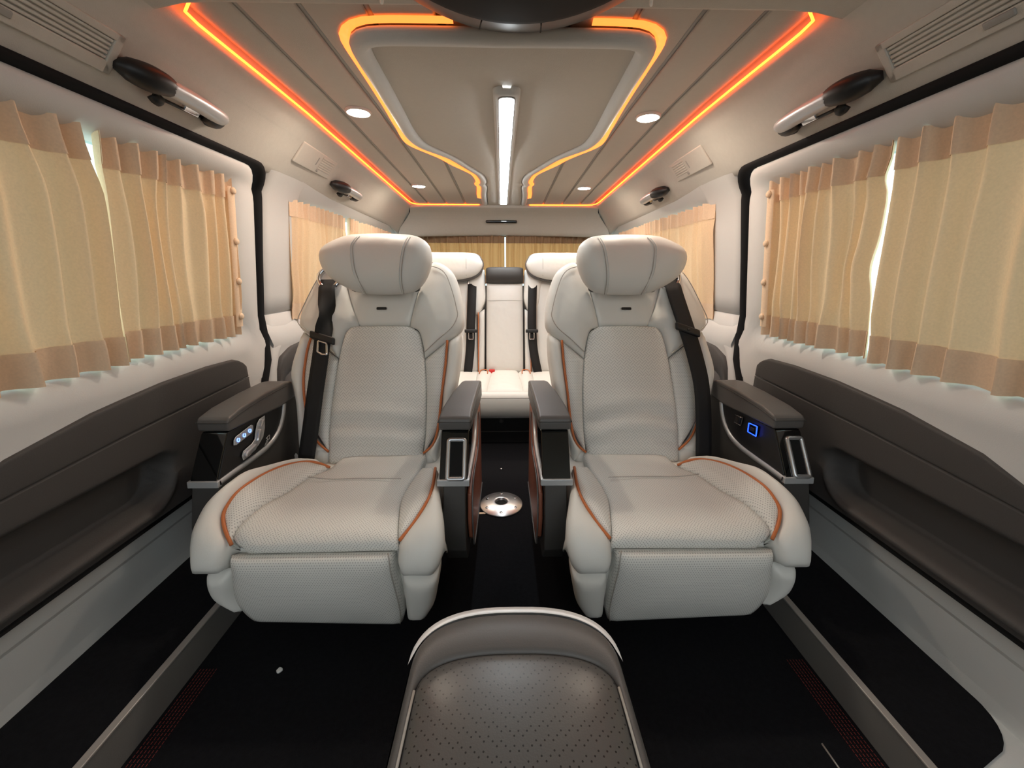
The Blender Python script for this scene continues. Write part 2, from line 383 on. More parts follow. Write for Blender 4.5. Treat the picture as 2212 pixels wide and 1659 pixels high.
    # glass
    for k, (ya, yb, nm) in enumerate(((Y0, 1.20, 'sliding door'), (1.44, 2.72, 'rear side'))):
        g = loft('window_%d' % ((1 if s < 0 else 3)+k), [[wall(s, y, z, -.034) for z in (.60, .75, .9, 1.06)] for y in (ya, yb)], 'glass')
        struct(g, 'tinted %s window behind the %s curtains' % (nm, sd))
    # dark window gasket round the glass
    # -------- door panel (dark) with crease and map pocket
    dp = struct(empty('door_%d' % (1 if s < 0 else 2), (s*.785, .5, .25), None, None), 'charcoal lower panel of the %s sliding door with a long map pocket' % sd)
    def ztop(y): return interp([(-.6, .42), (.3, .45), (.50, .494), (.56, .517), (.70, .541), (.86, .556), (1.0, .560), (1.10, .556), (1.13, .545), (1.15, .522), (1.157, .49)], y)
    def zcr(y): return interp([(-.6, .40), (.3, .435), (.5, .456), (.75, .475), (1.0, .487), (1.157, .494)], y)
    def panel(y, z, d): return (s*(.776-d), y, z)
    ys = [Y0, -.2, .1, .25]+[.3+.02*i for i in range(36)]+[1.02, 1.05, 1.08, 1.10, 1.12, 1.135, 1.145, 1.152, 1.157]
    rows = [[panel(y, zcr(y)+(ztop(y)-zcr(y))*t, h-(.02*sst(1.149, 1.157, y))) for t, h in ((0, -.004), (.015, -.001), (.04, -.0002), (.10, 0), (.5, 0), (.88, 0), (.94, -.0005), (.97, -.002), (.99, -.005), (1, -.012), (1.0, -.04))] for y in ys]
    rows = [r for r, y in zip(rows, ys) if ztop(y)-zcr(y) > .002]
    loft('upper_panel', rows, 'door_dark', dp)
    def hp(y, z):
        # pocket mask
        y1 = .80+.40*(z-.29)*1.0; r = .045
        cy, cz = (.36+y1)/2, .3475; hy, hz = (y1-.36)/2, .0565
        qy, qz = abs(y-cy)-hy+r, abs(z-cz)-hz+r
        d = math.hypot(max(qy, 0), max(qz, 0))+min(max(qy, qz), 0)-r
        m = 1-sst(-.014, .002, d)
        lip = .006*math.exp(-((d-.008)/.008)**2) if z < .3475 else 0
        edge = -.03*sst(1.145, 1.158, y)
        return .010-.060*m+lip+edge-.008*sst(.275, .262, z)*0
    ys = [Y0, -.3, .0, .15, .25, .30]+[.315+.008*i for i in range(66)]+[.86, .90, .95, 1.0, 1.05, 1.10, 1.13, 1.145, 1.152, 1.157]
    rows = []
    for y in ys:
        zt = zcr(y)-.004; zs_ = [.268+(.425-.268)*i/30 for i in range(31)]+[.425+(zt-.425)*k for k in (.25, .5, .75, .9, 1)] if zt > .43 else [.268+(zt-.268)*i/35 for i in range(36)]
        rows.append([panel(y, z, hp(y, z)-.010) for z in zs_])
    loft('pocket_panel', rows, 'door_dark', dp)
    loft('crease', [[panel(y, zcr(y)+d, h) for d, h in ((-.005, -.001), (-.003, -.004), (.001, -.004), (.003, -.001))] for y in [Y0]+[.05*i for i in range(24)]], 'door_dark', dp)
    def sealy(z): return interp([(.25, 1.185), (.40, 1.20), (.46, 1.225), (.52, 1.262), (.58, 1.29), (.66, 1.306)], z)
    loft('lower_frame', [[wall(s, ya_, z, h_) for ya_, h_ in ((1.08, .001), (sealy(z)-.026, .003), (sealy(z)-.016, .001), (sealy(z)-.008, -.012))] for z in (.24, .32, .40, .46, .52, .58)], 'trim', w)
    # ridged black strip under the panel
    rows = [[wall(s, y, z, h) for z, h in ((.268, .010), (.265, .016), (.262, .014), (.256, .012), (.254, .017), (.251, .012), (.246, .004), (.240, -.01))] for y in (Y0, 0, .5, 1.0, 1.19)]
    loft('rubber_strip', rows, 'black', dp, smooth=False)
# rear end: back wall, tailgate window
rw = struct(loft('wall_back', [[(x, Y1, z) for x in (-.85, .85)] for z in (-.03, .70)], 'dark'), 'dark lower tailgate behind the rear seats')
struct(loft('window_5', [[(x, Y1+.02, z) for x in (-.70, .70)] for z in (.66, 1.10)], 'glass'), 'tinted tailgate window behind the rear curtains')
for s, sd in SIDES:
    loft('tailgate_pillar', [[(s*x, y, z) for x, y in ((.86, 2.70), (.74, 2.86), (.66, 2.95), (.66, 3.0))] for z in (.0, .6, 1.1)], 'trim', rw)
for s, sd in SIDES: box('front_door_blocker', (min(s*.82, s*.87), -1.2, -.03), (max(s*.82, s*.87), Y0, .60), 'dark', None, .01).parent = floor  # unseen front door sides, height set to limit low daylight
box('front_floor', (-.86, -1.2, -.04), (.86, Y0, -.01), 'carpet', floor, 0)
struct(box('wall_front', (-.86, -1.26, -.03), (.86, -1.2, .80), 'dark', None, .02), 'dark dashboard wall, unseen behind the camera, added to block low daylight')  # unseen blocker added to keep low daylight off leg rests and floor
# ------------------------------------------------------------------ ceiling
ceil = empty('ceiling', (0, 1.2, 1.24), 'warm grey fabric headliner with recessed panelled centre', None, None, 'structure')
PX, PYA, PYB = .572, .812, 2.615
def side_prof(y):
    d = zc(y)-1.24; k = sst(1.3, 2.9, y)
    return [(PX, .022+zc(y)), (PX+.001, zc(y)-.002), (PX+.006, zc(y)-.010), (PX+.016, zc(y)-.017), (.605, 1.208+d*.8), (.622, 1.190+d*.7), (.626, 1.1865+d*.7), (.630, 1.183+d*.7), (.655, 1.154+d*.6), (.68, 1.125+d*.5), (.70, 1.102+d*.4), (.712, 1.088+d*.3), (.722, 1.086+d*.3), (.73, 1.10)]
ysid = [Y0, 0, .4, .7, .82, .9, 1.0, 1.1, 1.25]+[1.3+.1*i for i in range(14)]+[2.615]
for s, sd in SIDES:
    loft('headliner_side', [[(s*x, y, z) for x, z in side_prof(y)] for y in ysid], 'liner', ceil)
def arch(x, y):  # front and rear skins across the whole width follow the side profile
    return zc(y)-(.006 if y < 1.5 else .015)-.011*sst(.52, PX+.016, abs(x))*(1 if y < 1.5 else .2)
xs = [-.588+1.176*i/24 for i in range(25)]
loft('headliner_front', [[(x, y, arch(x, y)) for x in xs] for y in (Y0, 0, .5, .78, PYA-.012, PYA-.004, PYA)]+[[(x, PYA, arch(x, PYA)+.04) for x in xs]], 'liner', ceil)
rows = [[(x, PYB, arch(x, PYB)+.04) for x in xs]]
hdr = [(PYB, 0), (PYB+.004, -.002), (2.68, -.012), (2.74, -.034), (2.79, -.062), (2.83, -.090), (2.86, -.118), (2.885, -.135), (2.90, -.142), (2.91, -.13), (2.93, -.12)]
def wide(x, i, n): return x*(1+.32*sst(2, n-1, i))
for i, (y, dz) in enumerate(hdr):
    rows.append([(x*(1+.20*sst(1, 6, i)), y-.10*abs(x/.588)**2.2*sst(2, 7, i), arch(x, PYB)+dz-.018*abs(x/.588)**2*sst(1, 6, i)) for x in xs])
loft('headliner_rear', rows, 'liner', ceil)
for s, sd in SIDES:
    loft('headliner_rear_corner', [[(s*x, y, z) for x, z in side_prof(2.615)[3:]] if y < 2.62 else [(s*(x+(.72-x)*.3), y, z-.02-.05*(y-2.6)) for x, z in side_prof(2.615)[3:]] for y in (2.6, 2.615, 2.75, 2.92)], 'liner', ceil)
loft('roof_light_block', [[(x, y, z) for x, z in ((-.83, 1.10), (-.80, 1.20), (-.6, 1.30), (0, 1.33), (.6, 1.30), (.80, 1.20), (.83, 1.10))] for y in (Y0, 1.0, 2.0, 3.0)], 'black', ceil)  # unseen black outer sheets added to stop daylight leaking past the headliner
loft('rear_light_block', [[(x, 2.985, z) for x in (-.86, .86)] for z in (1.04, 1.33)], 'black', ceil)
for s in (-1, 1): loft('corner_light_block', [[(s*x, y, z) for x, y in ((.86, 2.70), (.86, 2.985), (.66, 2.985))] for z in (-.02, 1.15)], 'black', ceil)  # unseen sheets closing the same daylight leaks at the rear corners
loft('panel_backing', [[(x, y, zc(y)+.022) for x in (-PX-.01, PX+.01)] for y in (PYA-.02, 1.25, 1.7, 2.2, PYB+.02)], 'plank', ceil)
# long ceiling planks with joint strips
def plank(x0, x1, ya, yb, dz, sgn, cove=False):
    y_ = [ya+(yb-ya)*i/8 for i in range(9)]; rows = []
    for y in y_:
        z = zc(y)+dz
        if cove:
            rows.append([(x0, y, z+.012), (x0+.0012*sgn, y, z+.001), (x0+.004*sgn, y, z)]+[(sgn*x, y, z+h) for x, h in ((.52, 0), (.533, .0008), (.543, .003), (.551, .0065), (.557, .011), (.562, .0165), (.565, .022))]); continue
        rows.append([(x0, y, z+.012), (x0+.0012*sgn, y, z+.001), (x0+.004*sgn, y, z), (x1-.004*sgn, y, z), (x1-.0012*sgn, y, z+.001), (x1, y, z+.012)])
    return loft('plank', rows, 'plank', ceil)
GAPX = [.120, .240, .356, .466, .5695]
for s, sd in SIDES:
    for k in range(4):
        a, b = GAPX[k]+.005, GAPX[k+1]-(.005 if k < 3 else .008)
        plank(s*a, s*b, PYA+.004, PYB-.006, .002, s, k == 3)
    for k in (1, 2, 3):
        loft('joint_strip', [[(s*(GAPX[k]+q), y, zc(y)+h) for q, h in ((-.0055, .010), (-.005, .006), (.005, .006), (.0055, .010))] for y in (PYA, 1.25, 1.9, PYB)], 'groove', ceil)
plank(-.110, .110, PYA+.004, PYB-.006, .004, 1)
# ---- dropped centre panel with tubular rim
def outline_half():
    return [(0, .902), (.14, .900), (.245, .902), (.29, .915), (.315, .945), (.324, .99), (.327, 1.08), (.331, 1.20), (.335, 1.34), (.336, 1.44), (.330, 1.52), (.312, 1.585), (.265, 1.655), (.225, 1.72), (.185, 1.82), (.150, 1.91), (.132, 1.96), (.122, 2.04), (.124, 2.10), (.134, 2.13), (.124, 2.17), (.128, 2.25), (.136, 2.36), (.14, 2.60)]
half = resample([(x*(.948+.040*sst(1.2, 1.75, y)), y*(.958+.030*sst(1.2, 1.75, y)) if y < 2.2 else y-.0264+.0264*(y-2.2)/.4, 0) for x, y in outline_half()], 90)
cp = struct(empty('trim_5', (0, 1.5, 1.24), None, None), 'dropped grey ceiling centre panel with rounded raised rim and tapered tail')
full = [(-p.x, p.y) for p in reversed(half)]+[(p.x, p.y) for p in half[1:]]
def inset(P, d):
    out = []
    for i, p in enumerate(P):
        a = Vector(P[max(i-1, 0)]); b = Vector(P[min(i+1, len(P)-1)]); t = (b-a).normalized(); out.append((p[0]-t.y*d, p[1]+t.x*d))
    return out
def drop(y): return .030-.021*sst(1.2, 1.75, y)
rows = []
for d, dz in ((.012, .006), (.004, .006), (.001, .004), (.0, .0), (.001, -.004), (.006, -.012), (.014, -.0165), (.024, -.017), (.032, -.013), (.037, -.006), (.039, .0), (.041, .004)):
    k = [(x, y) for x, y in inset(full, d)]
    rows.append([(x, y, zc(y)-drop(y)+.017+dz+(.010 if 0 else 0)) for x, y in k])
loft('panel_rim', rows, 'trim', cp)
ins = inset(full, .040); rows = []
cen = [(0, min(max(y, .95), 2.55)) for x, y in ins]
for t in (0, .03, .08, .2, .4, .6, .8, 1):
    rows.append([(x+(c[0]-x)*t, y+(c[1]-y)*t*.15, zc(y)-drop(y)+min(.019, drop(y)-.002)-.003*sst(0, .06, t)) for (x, y), c in zip(ins, cen)])
loft('panel_skin', rows, 'plank', cp)
# ---- orange light strips
def strip(name, P, label, rad=.003, mat='orange_line', dz=0):
    o = tube(name, [(x, y, zc(y)+dz) for x, y in P], rad, mat, None, 6, len(P)*3, smooth=False)
    return meta(o, label, 'led strip', 'orange ceiling light strips')
for s, sd in SIDES:
    P = [(s*.535, PYA+.010), (s*.556, PYA+.022), (s*.5655, PYA+.045)]+[(s*.567, .90+.2*i) for i in range(9)]+[(s*.564, PYB-.055), (s*.553, PYB-.022), (s*.53, PYB-.009), (s*.48, PYB-.006), (s*.36, PYB-.006), (s*.24, PYB-.006), (s*.155, PYB-.006)]
    strip('led_strip', P, 'long orange light strip along the outer %s edge of the ceiling panel' % sd, .0026, 'orange_line', -.001)
Wd = [.018-.007*(1-sst(.86, .93, y))+.014*sst(1.40, 1.55, y)-.015*sst(1.75, 1.92, y) for x, y in full]  # flared at the taper so the emitter stands in for glow on planks
in_, out_ = inset(full, .003), [(inset(full, -w)[i]) for i, w in enumerate(Wd)]
for s, sd in SIDES:
    keep = [i for i, (x, y) in enumerate(full) if y < 2.42 and x*s > 0 and (y > .95 or (x < -.085 if s < 0 else x > .145))]
    rows = [[(in_[i][0], in_[i][1], zc(in_[i][1])-.004) for i in keep], [(out_[i][0], out_[i][1], zc(out_[i][1])-.0005) for i in keep]]
    o = loft('led_strip', rows, 'orange', None, thick=.0012); meta(o, 'orange light strip hugging the %s side of the raised centre panel rim' % sd, 'led strip', 'orange ceiling light strips')
# ---- centre light bar
b = empty('light_bar', (0, 1.9, zc(1.9)), 'long white light bar down the middle of the ceiling panel', 'light bar')
ys = [1.165+(2.60-1.165)*i/12 for i in range(13)]
def barrow(y, hw, z0): return [(.006-.012*(y-1.165)/1.435+q*hw, y, zc(y)-drop(y)+z0+h) for q, h in ((-1, .012), (-.97, -.004), (-.8, -.010), (.8, -.010), (.97, -.004), (1, .012))]
def capped(hw, z0, y0, y1, r):
    rows = []; n = 6
    for i in range(n): a = math.pi/2*i/n; rows.append(barrow(y0+r*(1-math.sin(a))*1.0, max(hw*math.cos(a), .001) if 0 else hw*(1-(1-math.sin(a))**2)**.5 if i else hw*.35, z0))
    rows = [barrow(y0+r*(1-math.cos(math.pi/2*i/n)), hw*(.35+.65*math.sin(math.pi/2*i/n)), z0) for i in range(n)]
    for i in range(13): rows.append(barrow(y0+r+(y1-y0-r)*i/12, hw, z0))
    rows.append([(x, y+.002, z+.012) for x, y, z in rows[-1]]); rows.insert(0, [(x, y-.002, z+.012) for x, y, z in rows[0]])
    return rows
loft('housing', capped(.0345, .009, 1.085, 2.535, .02), 'trim', b)
loft('gap_line', capped(.0265, .0078, 1.096, 2.53, .016), 'rail', b)  # thin grey line between housing and diffuser
loft('diffuser', capped(.0215, .0045, 1.104, 2.528, .014), 'bar', b)
# ---- round spots
for (x, y, lab) in ((-.418, 1.29, 'lit round ceiling spot lamp on the left, the one nearer the camera'), (.424, 1.305, 'lit round ceiling spot lamp on the right, the one nearer the camera'), (-.430, 2.15, 'lit round ceiling spot lamp on the left, near the rear end of the ceiling panel'), (.408, 2.17, 'lit round ceiling spot lamp on the right, near the rear end of the ceiling panel')):
    z = zc(y)
    t = empty('ceiling_lamp', (x, y, z), lab, 'lamp', 'round ceiling spot lamps'); m = Matrix.Translation((x, y, z))
    lathe('bezel', [(.036, .008), (.036, -.002), (.034, -.004), (.031, -.004), (.030, -.001), (.030, .008)], 'trim', t, m)
    lathe('lens', [(.030, .004), (.030, -.002), (.026, -.0035), (.001, -.004)], 'spot', t, m)
# ---- black overhead console at the very front
t = empty('overhead_console', (.02, .6, 1.2), 'glossy black rounded console hanging from the ceiling at the top of the view', 'console')
def ell(rx, ry, y0, z, n=40): return [(.022+rx*math.cos(math.pi*i/n), y0+ry*math.sin(math.pi*i/n), z) for i in range(n+1)]
loft('underside', [[(.022, .40, 1.186)]*41, ell(.12, .20, .42, 1.186), ell(.235, .34, .42, 1.186), ell(.247, .352, .42, 1.189)], 'matt_black', t)
rows = [ell(.247, .352, .42, 1.189), ell(.257, .372, .42, 1.195), ell(.280, .43, .42, 1.216), ell(.284, .444, .42, 1.222), ell(.284, .446, .42, 1.232)]
n = 41; 
for a, b_, nm in ((0, 18, 'rim_segment'), (18, 23, 'rim_segment'), (23, 40, 'rim_segment')):
    loft(nm, [r[a:b_+1] for r in rows], 'rim', t)
loft('front_cover', [[(.022+x, .42, z) for x in (-.284, 0, .284)] for z in (1.189, 1.232)], 'matt_black', t)
for i in (18, 23): tube('rim_gap', [r[i] for r in rows], .0012, 'hole', t, 6, 8)
for x, y in ((-.19, .752), (.232, .748)): tube('clip', [(x, y, 1.219), (x-.006 if x < 0 else x+.006, y+.018, 1.214)], .003, 'white', t, 8, 4)
t.location = (.02, .6, 1.2)
# third brake light slot
t = box('brake_light', (-.125, 2.775, zc(2.6)-.088), (.085, 2.812, zc(2.6)-.066), 'gloss', None, .008, 3); meta(t, 'slim black brake light lens set in the rear roof header', 'brake light')
# ------------------------------------------------------------------ fittings on the sloping roof sides
def slope(s, y, x):
    z = interp([(.605, 1.208), (.63, 1.183), (.655, 1.154), (.70, 1.102), (.715, 1.085)], x)+(zc(y)-1.24)*.6
    t = Vector((s*.64, 0, -.768)).normalized(); n = Vector((-s*.768, 0, -.64)).normalized()
    a = Vector((0, -1 if s < 0 else 1, 0))     # local x
    return Matrix(((a.x, t.x, n.x, s*x), (a.y, t.y, n.y, y), (a.z, t.z, n.z, z), (0, 0, 0, 1)))
def handle(s, y, x, L, label):
    m = slope(s, y, x); q = 1 if s < 0 else -1     # +q local x = towards the camera
    t = empty('grab_handle', m.translation, label, 'grab handle', 'roof grab handles')
    P = lambda a, d, n: m @ Vector((q*a*L, d, n))
    tube('grip', [P(-.93, .004, .020), P(-.86, .0, .028), P(-.5, -.004, .033), P(-.1, -.006, .034), P(.42, -.006, .032)], .0200, 'silver_paint', t, 16, 18, flat=.78)
    tube('front_mount', [P(.32, -.006, .032), P(.45, -.005, .030), P(.62, -.001, .024), P(.80, .005, .012), P(.93, .010, .001)], lambda a: .0195+.006*math.sin(math.pi*min(a*1.2, 1))-.011*max(a-.8, 0)/.2, 'black', t, 16, 20, flat=.85)
    tube('rear_mount', [P(-.70, .010, .016), P(-.86, .010, .018), P(-.99, .010, .010), P(-1.0, .012, .0)], lambda a: .0175+.008*a, 'black', t, 16, 14, flat=.95)
    tube('inner_rod', [P(-.80, .022, .014), P(.2, .024, .016)], .0035, 'black', t, 8, 6)
    tube('coat_hook', [P(.20, .026, .014), P(.25, .030, .018), P(.30, .026, .012)], .010, 'black', t, 12, 8)
    bm = m @ Matrix.Translation((q*-.35*L, .016, .022))
    box('catch', (-.02, -.007, -.004), (.02, .007, .004), 'chrome', t, .002, 2, None, bm)
handle(-1, .905, .660, .118, 'black and silver grab handle over the left front curtains'); handle(1, .905, .664, .118, 'black and silver grab handle over the right front curtains')
handle(-1, 1.77, .664, .118, 'short black and silver grab handle over the left rear curtains'); handle(1, 1.83, .664, .118, 'short black and silver grab handle over the right rear curtains')
def vent(s, y, x, L, W, n, label):
    m = slope(s, y, x); q = 1 if s < 0 else -1
    t = empty('air_vent', m.translation, label, 'air vent', 'roof air vents')
    fr = [(-L, -W), (L, -W), (L, W), (-L, W)]; il, iw = L-.014, W-.012
    for (a, b, c, d) in ((-L, -W, L, -iw), (-L, iw-.008, L, W), (-L, -W, -il, W), (il, -W, L, W)):
        box('frame_bar', (a, b, -.004), (c, d, .0065), 'trim' if 0 else 'liner', t, .002, 2, None, m)
    box('backing', (-il, -iw, -.006), (il, iw, -.003), 'dark', t, 0, 1, None, m)
    sp = (2*iw-.008)/n
    for i in range(n):
        c = -iw+sp*(i+.5)
        box('slat', (-il, c-sp*.36, -.002), (il, c+sp*.34, .0045), 'liner', t, .0012, 1, None, m)
    box('thumb_tab', (q*.01-.018, iw-.007, .004), (q*.01+.018, iw+.003, .0095), 'groove', t, .0015, 1, None, m)
vent(-1, .645, .658, .150, .034, 5, 'slatted roof air vent at the top left ahead of the grab handle'); vent(1, .635, .660, .150, .034, 5, 'slatted roof air vent at the top right ahead of the grab handle')
for s, sd in SIDES:
    y = 1.50; m = slope(s, y, .645); q = 1 if s < 0 else -1
    t = empty('reading_lamp', m.translation, 'flat beige lamp and speaker cover in the roof above the %s pillar' % sd, 'lamp cover', 'roof lamp covers')
    box('cover', (-.125, -.036, -.004), (.125, .036, .005), 'liner', t, .004, 3, None, m)
    for i in range(6): box('rib', (min(-q*.015, -q*.105), -.024+.008*i-.003, .004), (max(-q*.015, -q*.105), -.024+.008*i+.003, .0066), 'liner', t, .001, 1, None, m)
    box('slot', (q*.005-.003, -.018, .004), (q*.005+.003, .010, .006), 'groove', t, .001, 1, None, m)
    lathe('button', [(.005, .0), (.005, .0075), (.003, .0085)], 'groove', t, m @ Matrix.Translation((-q*.02, .024, 0)), 12)
# ------------------------------------------------------------------ curtains
def curtain(label, ya, yb, n, pos, zb, zt, mat='curtain', band='band', seed=0, placket=None, bow=(lambda b: 0, lambda b: 0), group='pleated side window curtains', hem=.055, head=.052, amp=.023):
    rnd = random.Random(seed); L = yb-ya
    jit = [rnd.uniform(-.25, .25) for _ in range(n+3)]; am = [rnd.uniform(.6, 1.25) for _ in range(n+3)]; sway = [rnd.uniform(-.012, .012) for _ in range(n+3)]
    t = empty('curtain', pos(.5*(ya+yb), zb, 0), label, 'curtain', group)
    H = zt-zb
    def pt(a, z, off=0):
        b = (z-zb)/H; k = a*n; i = int(k); f = k-i
        pinch = max(sst(hem*1.8, hem*.5, (z-zb)), sst(head*2.0, head*.6, (zt-z)))
        A = am[i]*(1-f)+am[i+1]*f
        ph = math.cos(2*math.pi*(k+jit[i]*(1-f)+jit[i+1]*f))
        soft = (.5+.5*ph)**1.7; sharp = (.5+.5*ph)**6
        h = amp*A*(soft*(1-pinch)+sharp*1.0*pinch)+.004*math.sin(9*a+5*b+seed)*(1-pinch)
        sw = (sway[i]*(1-f)+sway[i+1]*f)*math.sin(math.pi*b)*sst(0, .12, a)*sst(1, .88, a)+.012*pinch*math.sin(2*math.pi*k)*.35
        e = bow[0](b)*(1-a)**3+bow[1](b)*a**3
        z2 = z+(-.004*(.5+.5*ph) if z < zb+.01 else 0)+(.003*ph if z > zt-.01 else 0)
        return pos(ya+L*a+sw+e, z2, h+off)
    na = n*14
    zs = [zb, zb+.012, zb+hem*.6, zb+hem, zb+hem*1.3, zb+hem*1.7]+[zb+hem*2+(H-hem*2-head*2)*i/10 for i in range(11)]+[zt-head*1.6, zt-head*1.25, zt-head, zt-head*.5, zt-.008, zt]
    zs = sorted(set(zs))
    loft('cloth', [[pt(i/na*.9999, z) for i in range(na+1)] for z in zs], mat, t)
    loft('hem_band', [[pt(i/na*.9999, z, .0022) for i in range(na+1)] for z in (zb-.001, zb+.012, zb+hem*.6, zb+hem)], band, t)
    loft('header_band', [[pt(i/na*.9999, z, .0022) for i in range(na+1)] for z in (zt-head, zt-head*.5, zt-.008, zt+.001)], band, t)
    if placket is not None:
        a0 = placket
        loft('placket', [[(lambda p: p)(pos(ya+L*a0+d, z, .016+h)) for d, h in ((-.013, 0), (-.010, .004), (.010, .004), (.013, 0))] for z in [zb+.02+(H-.04)*i/12 for i in range(13)]], band, t)
        for zz in (.12, .36, .62, .93):
            p = Vector(pos(ya+L*a0+.002, zb+H*zz, .022)); d = (Vector(pos(ya+L*a0+.002, zb+H*zz, .04))-p).normalized()
            mm = Matrix.Translation(p) @ d.to_track_quat('Z', 'Y').to_matrix().to_4x4()
            lathe('button', [(.009, -.002), (.009, .002), (.006, .0045), (.001, .0055)], band, t, mm, 16)
    return t
for s, sd in SIDES:
    pos = lambda y, z, h, s=s: (s*(interp([(.60, .806), (.64, .802), (1.04, .752)], z)-h), y, z)
    g = .797 if s < 0 else .815
    curtain('beige pleated curtain on the %s sliding door, the half nearer the camera' % sd, -.42, g-.0005, 22, pos, .616, 1.040, seed=3+s, bow=(lambda b: 0, (lambda b: -.022*sst(.72, 1, b)) if s < 0 else (lambda b: 0)))
    curtain('beige pleated curtain on the %s sliding door, the half beside the door pillar' % sd, g+.0005, 1.168, 9, pos, .622, 1.038, seed=11+s, placket=.985, bow=((lambda b: .006*sst(.8, 1, b)) if s < 0 else (lambda b: .012*math.exp(-((b-.45)/.10)**2)+.010*math.exp(-((b-.86)/.05)**2)), lambda b: 0))
    pos = lambda y, z, h, s=s: (s*(interp([(.60, .800), (.64, .798), (1.04, .748)], z)-h), y, z)
    yg = 1.98 if s < 0 else 2.06
    zt = 1.034
    curtain('peach lit pleated curtain on the %s rear window, next to the pillar' % sd, 1.475, yg-.0005, 12, pos, .628, zt+.004, seed=21+s, amp=.018, bow=(lambda b: 0, lambda b: -.012*sst(.7, .95, b)))
    curtain('peach lit pleated curtain on the %s rear window, toward the tailgate' % sd, yg+.0005, 2.68, 15, pos, .628, zt+.004, seed=31+s, amp=.018)
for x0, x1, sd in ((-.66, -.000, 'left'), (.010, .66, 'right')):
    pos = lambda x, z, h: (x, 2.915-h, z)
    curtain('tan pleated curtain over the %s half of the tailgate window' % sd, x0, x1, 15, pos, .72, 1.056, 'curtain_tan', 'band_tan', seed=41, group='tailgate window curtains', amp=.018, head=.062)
# ------------------------------------------------------------------ captain seats
SC = .365
REC = math.radians(20); BY, BZ = 1.035, .272
def back_pt(u, v, h):
    a = abs(u)
    if a > .19: h -= 1.2*(a-.19)**2
    return (u, BY+v*math.sin(REC)-h*math.cos(REC), BZ+v*math.cos(REC)+h*math.sin(REC))
CY, CZ, CS, CR = 1.05, .276, .355, .045
def cush_pt(u, s, h):
    h += .055*sst(.10, .25, abs(u))*(1-sst(.27, .41, s))
    if s < CS: return (u, CY-s, CZ+h)
    L = CR*math.pi/2
    if s < CS+L:
        a = (s-CS)/CR; return (u, CY-CS-(CR+h)*math.sin(a), CZ-CR+(CR+h)*math.cos(a))
    d = s-CS-L; t = math.radians(8)
    return (u, CY-CS-CR-h*math.cos(t)+d*math.sin(t), CZ-CR-d*math.cos(t)-h*math.sin(t))
HY, HZ = 1.12, .80
HREC = math.radians(12)
def head_pt(u, v, h):
    y = HY-1.2*u*u
    return (u, y+v*math.sin(HREC)-h*math.cos(HREC), HZ+v*math.cos(HREC)+h*math.sin(HREC))
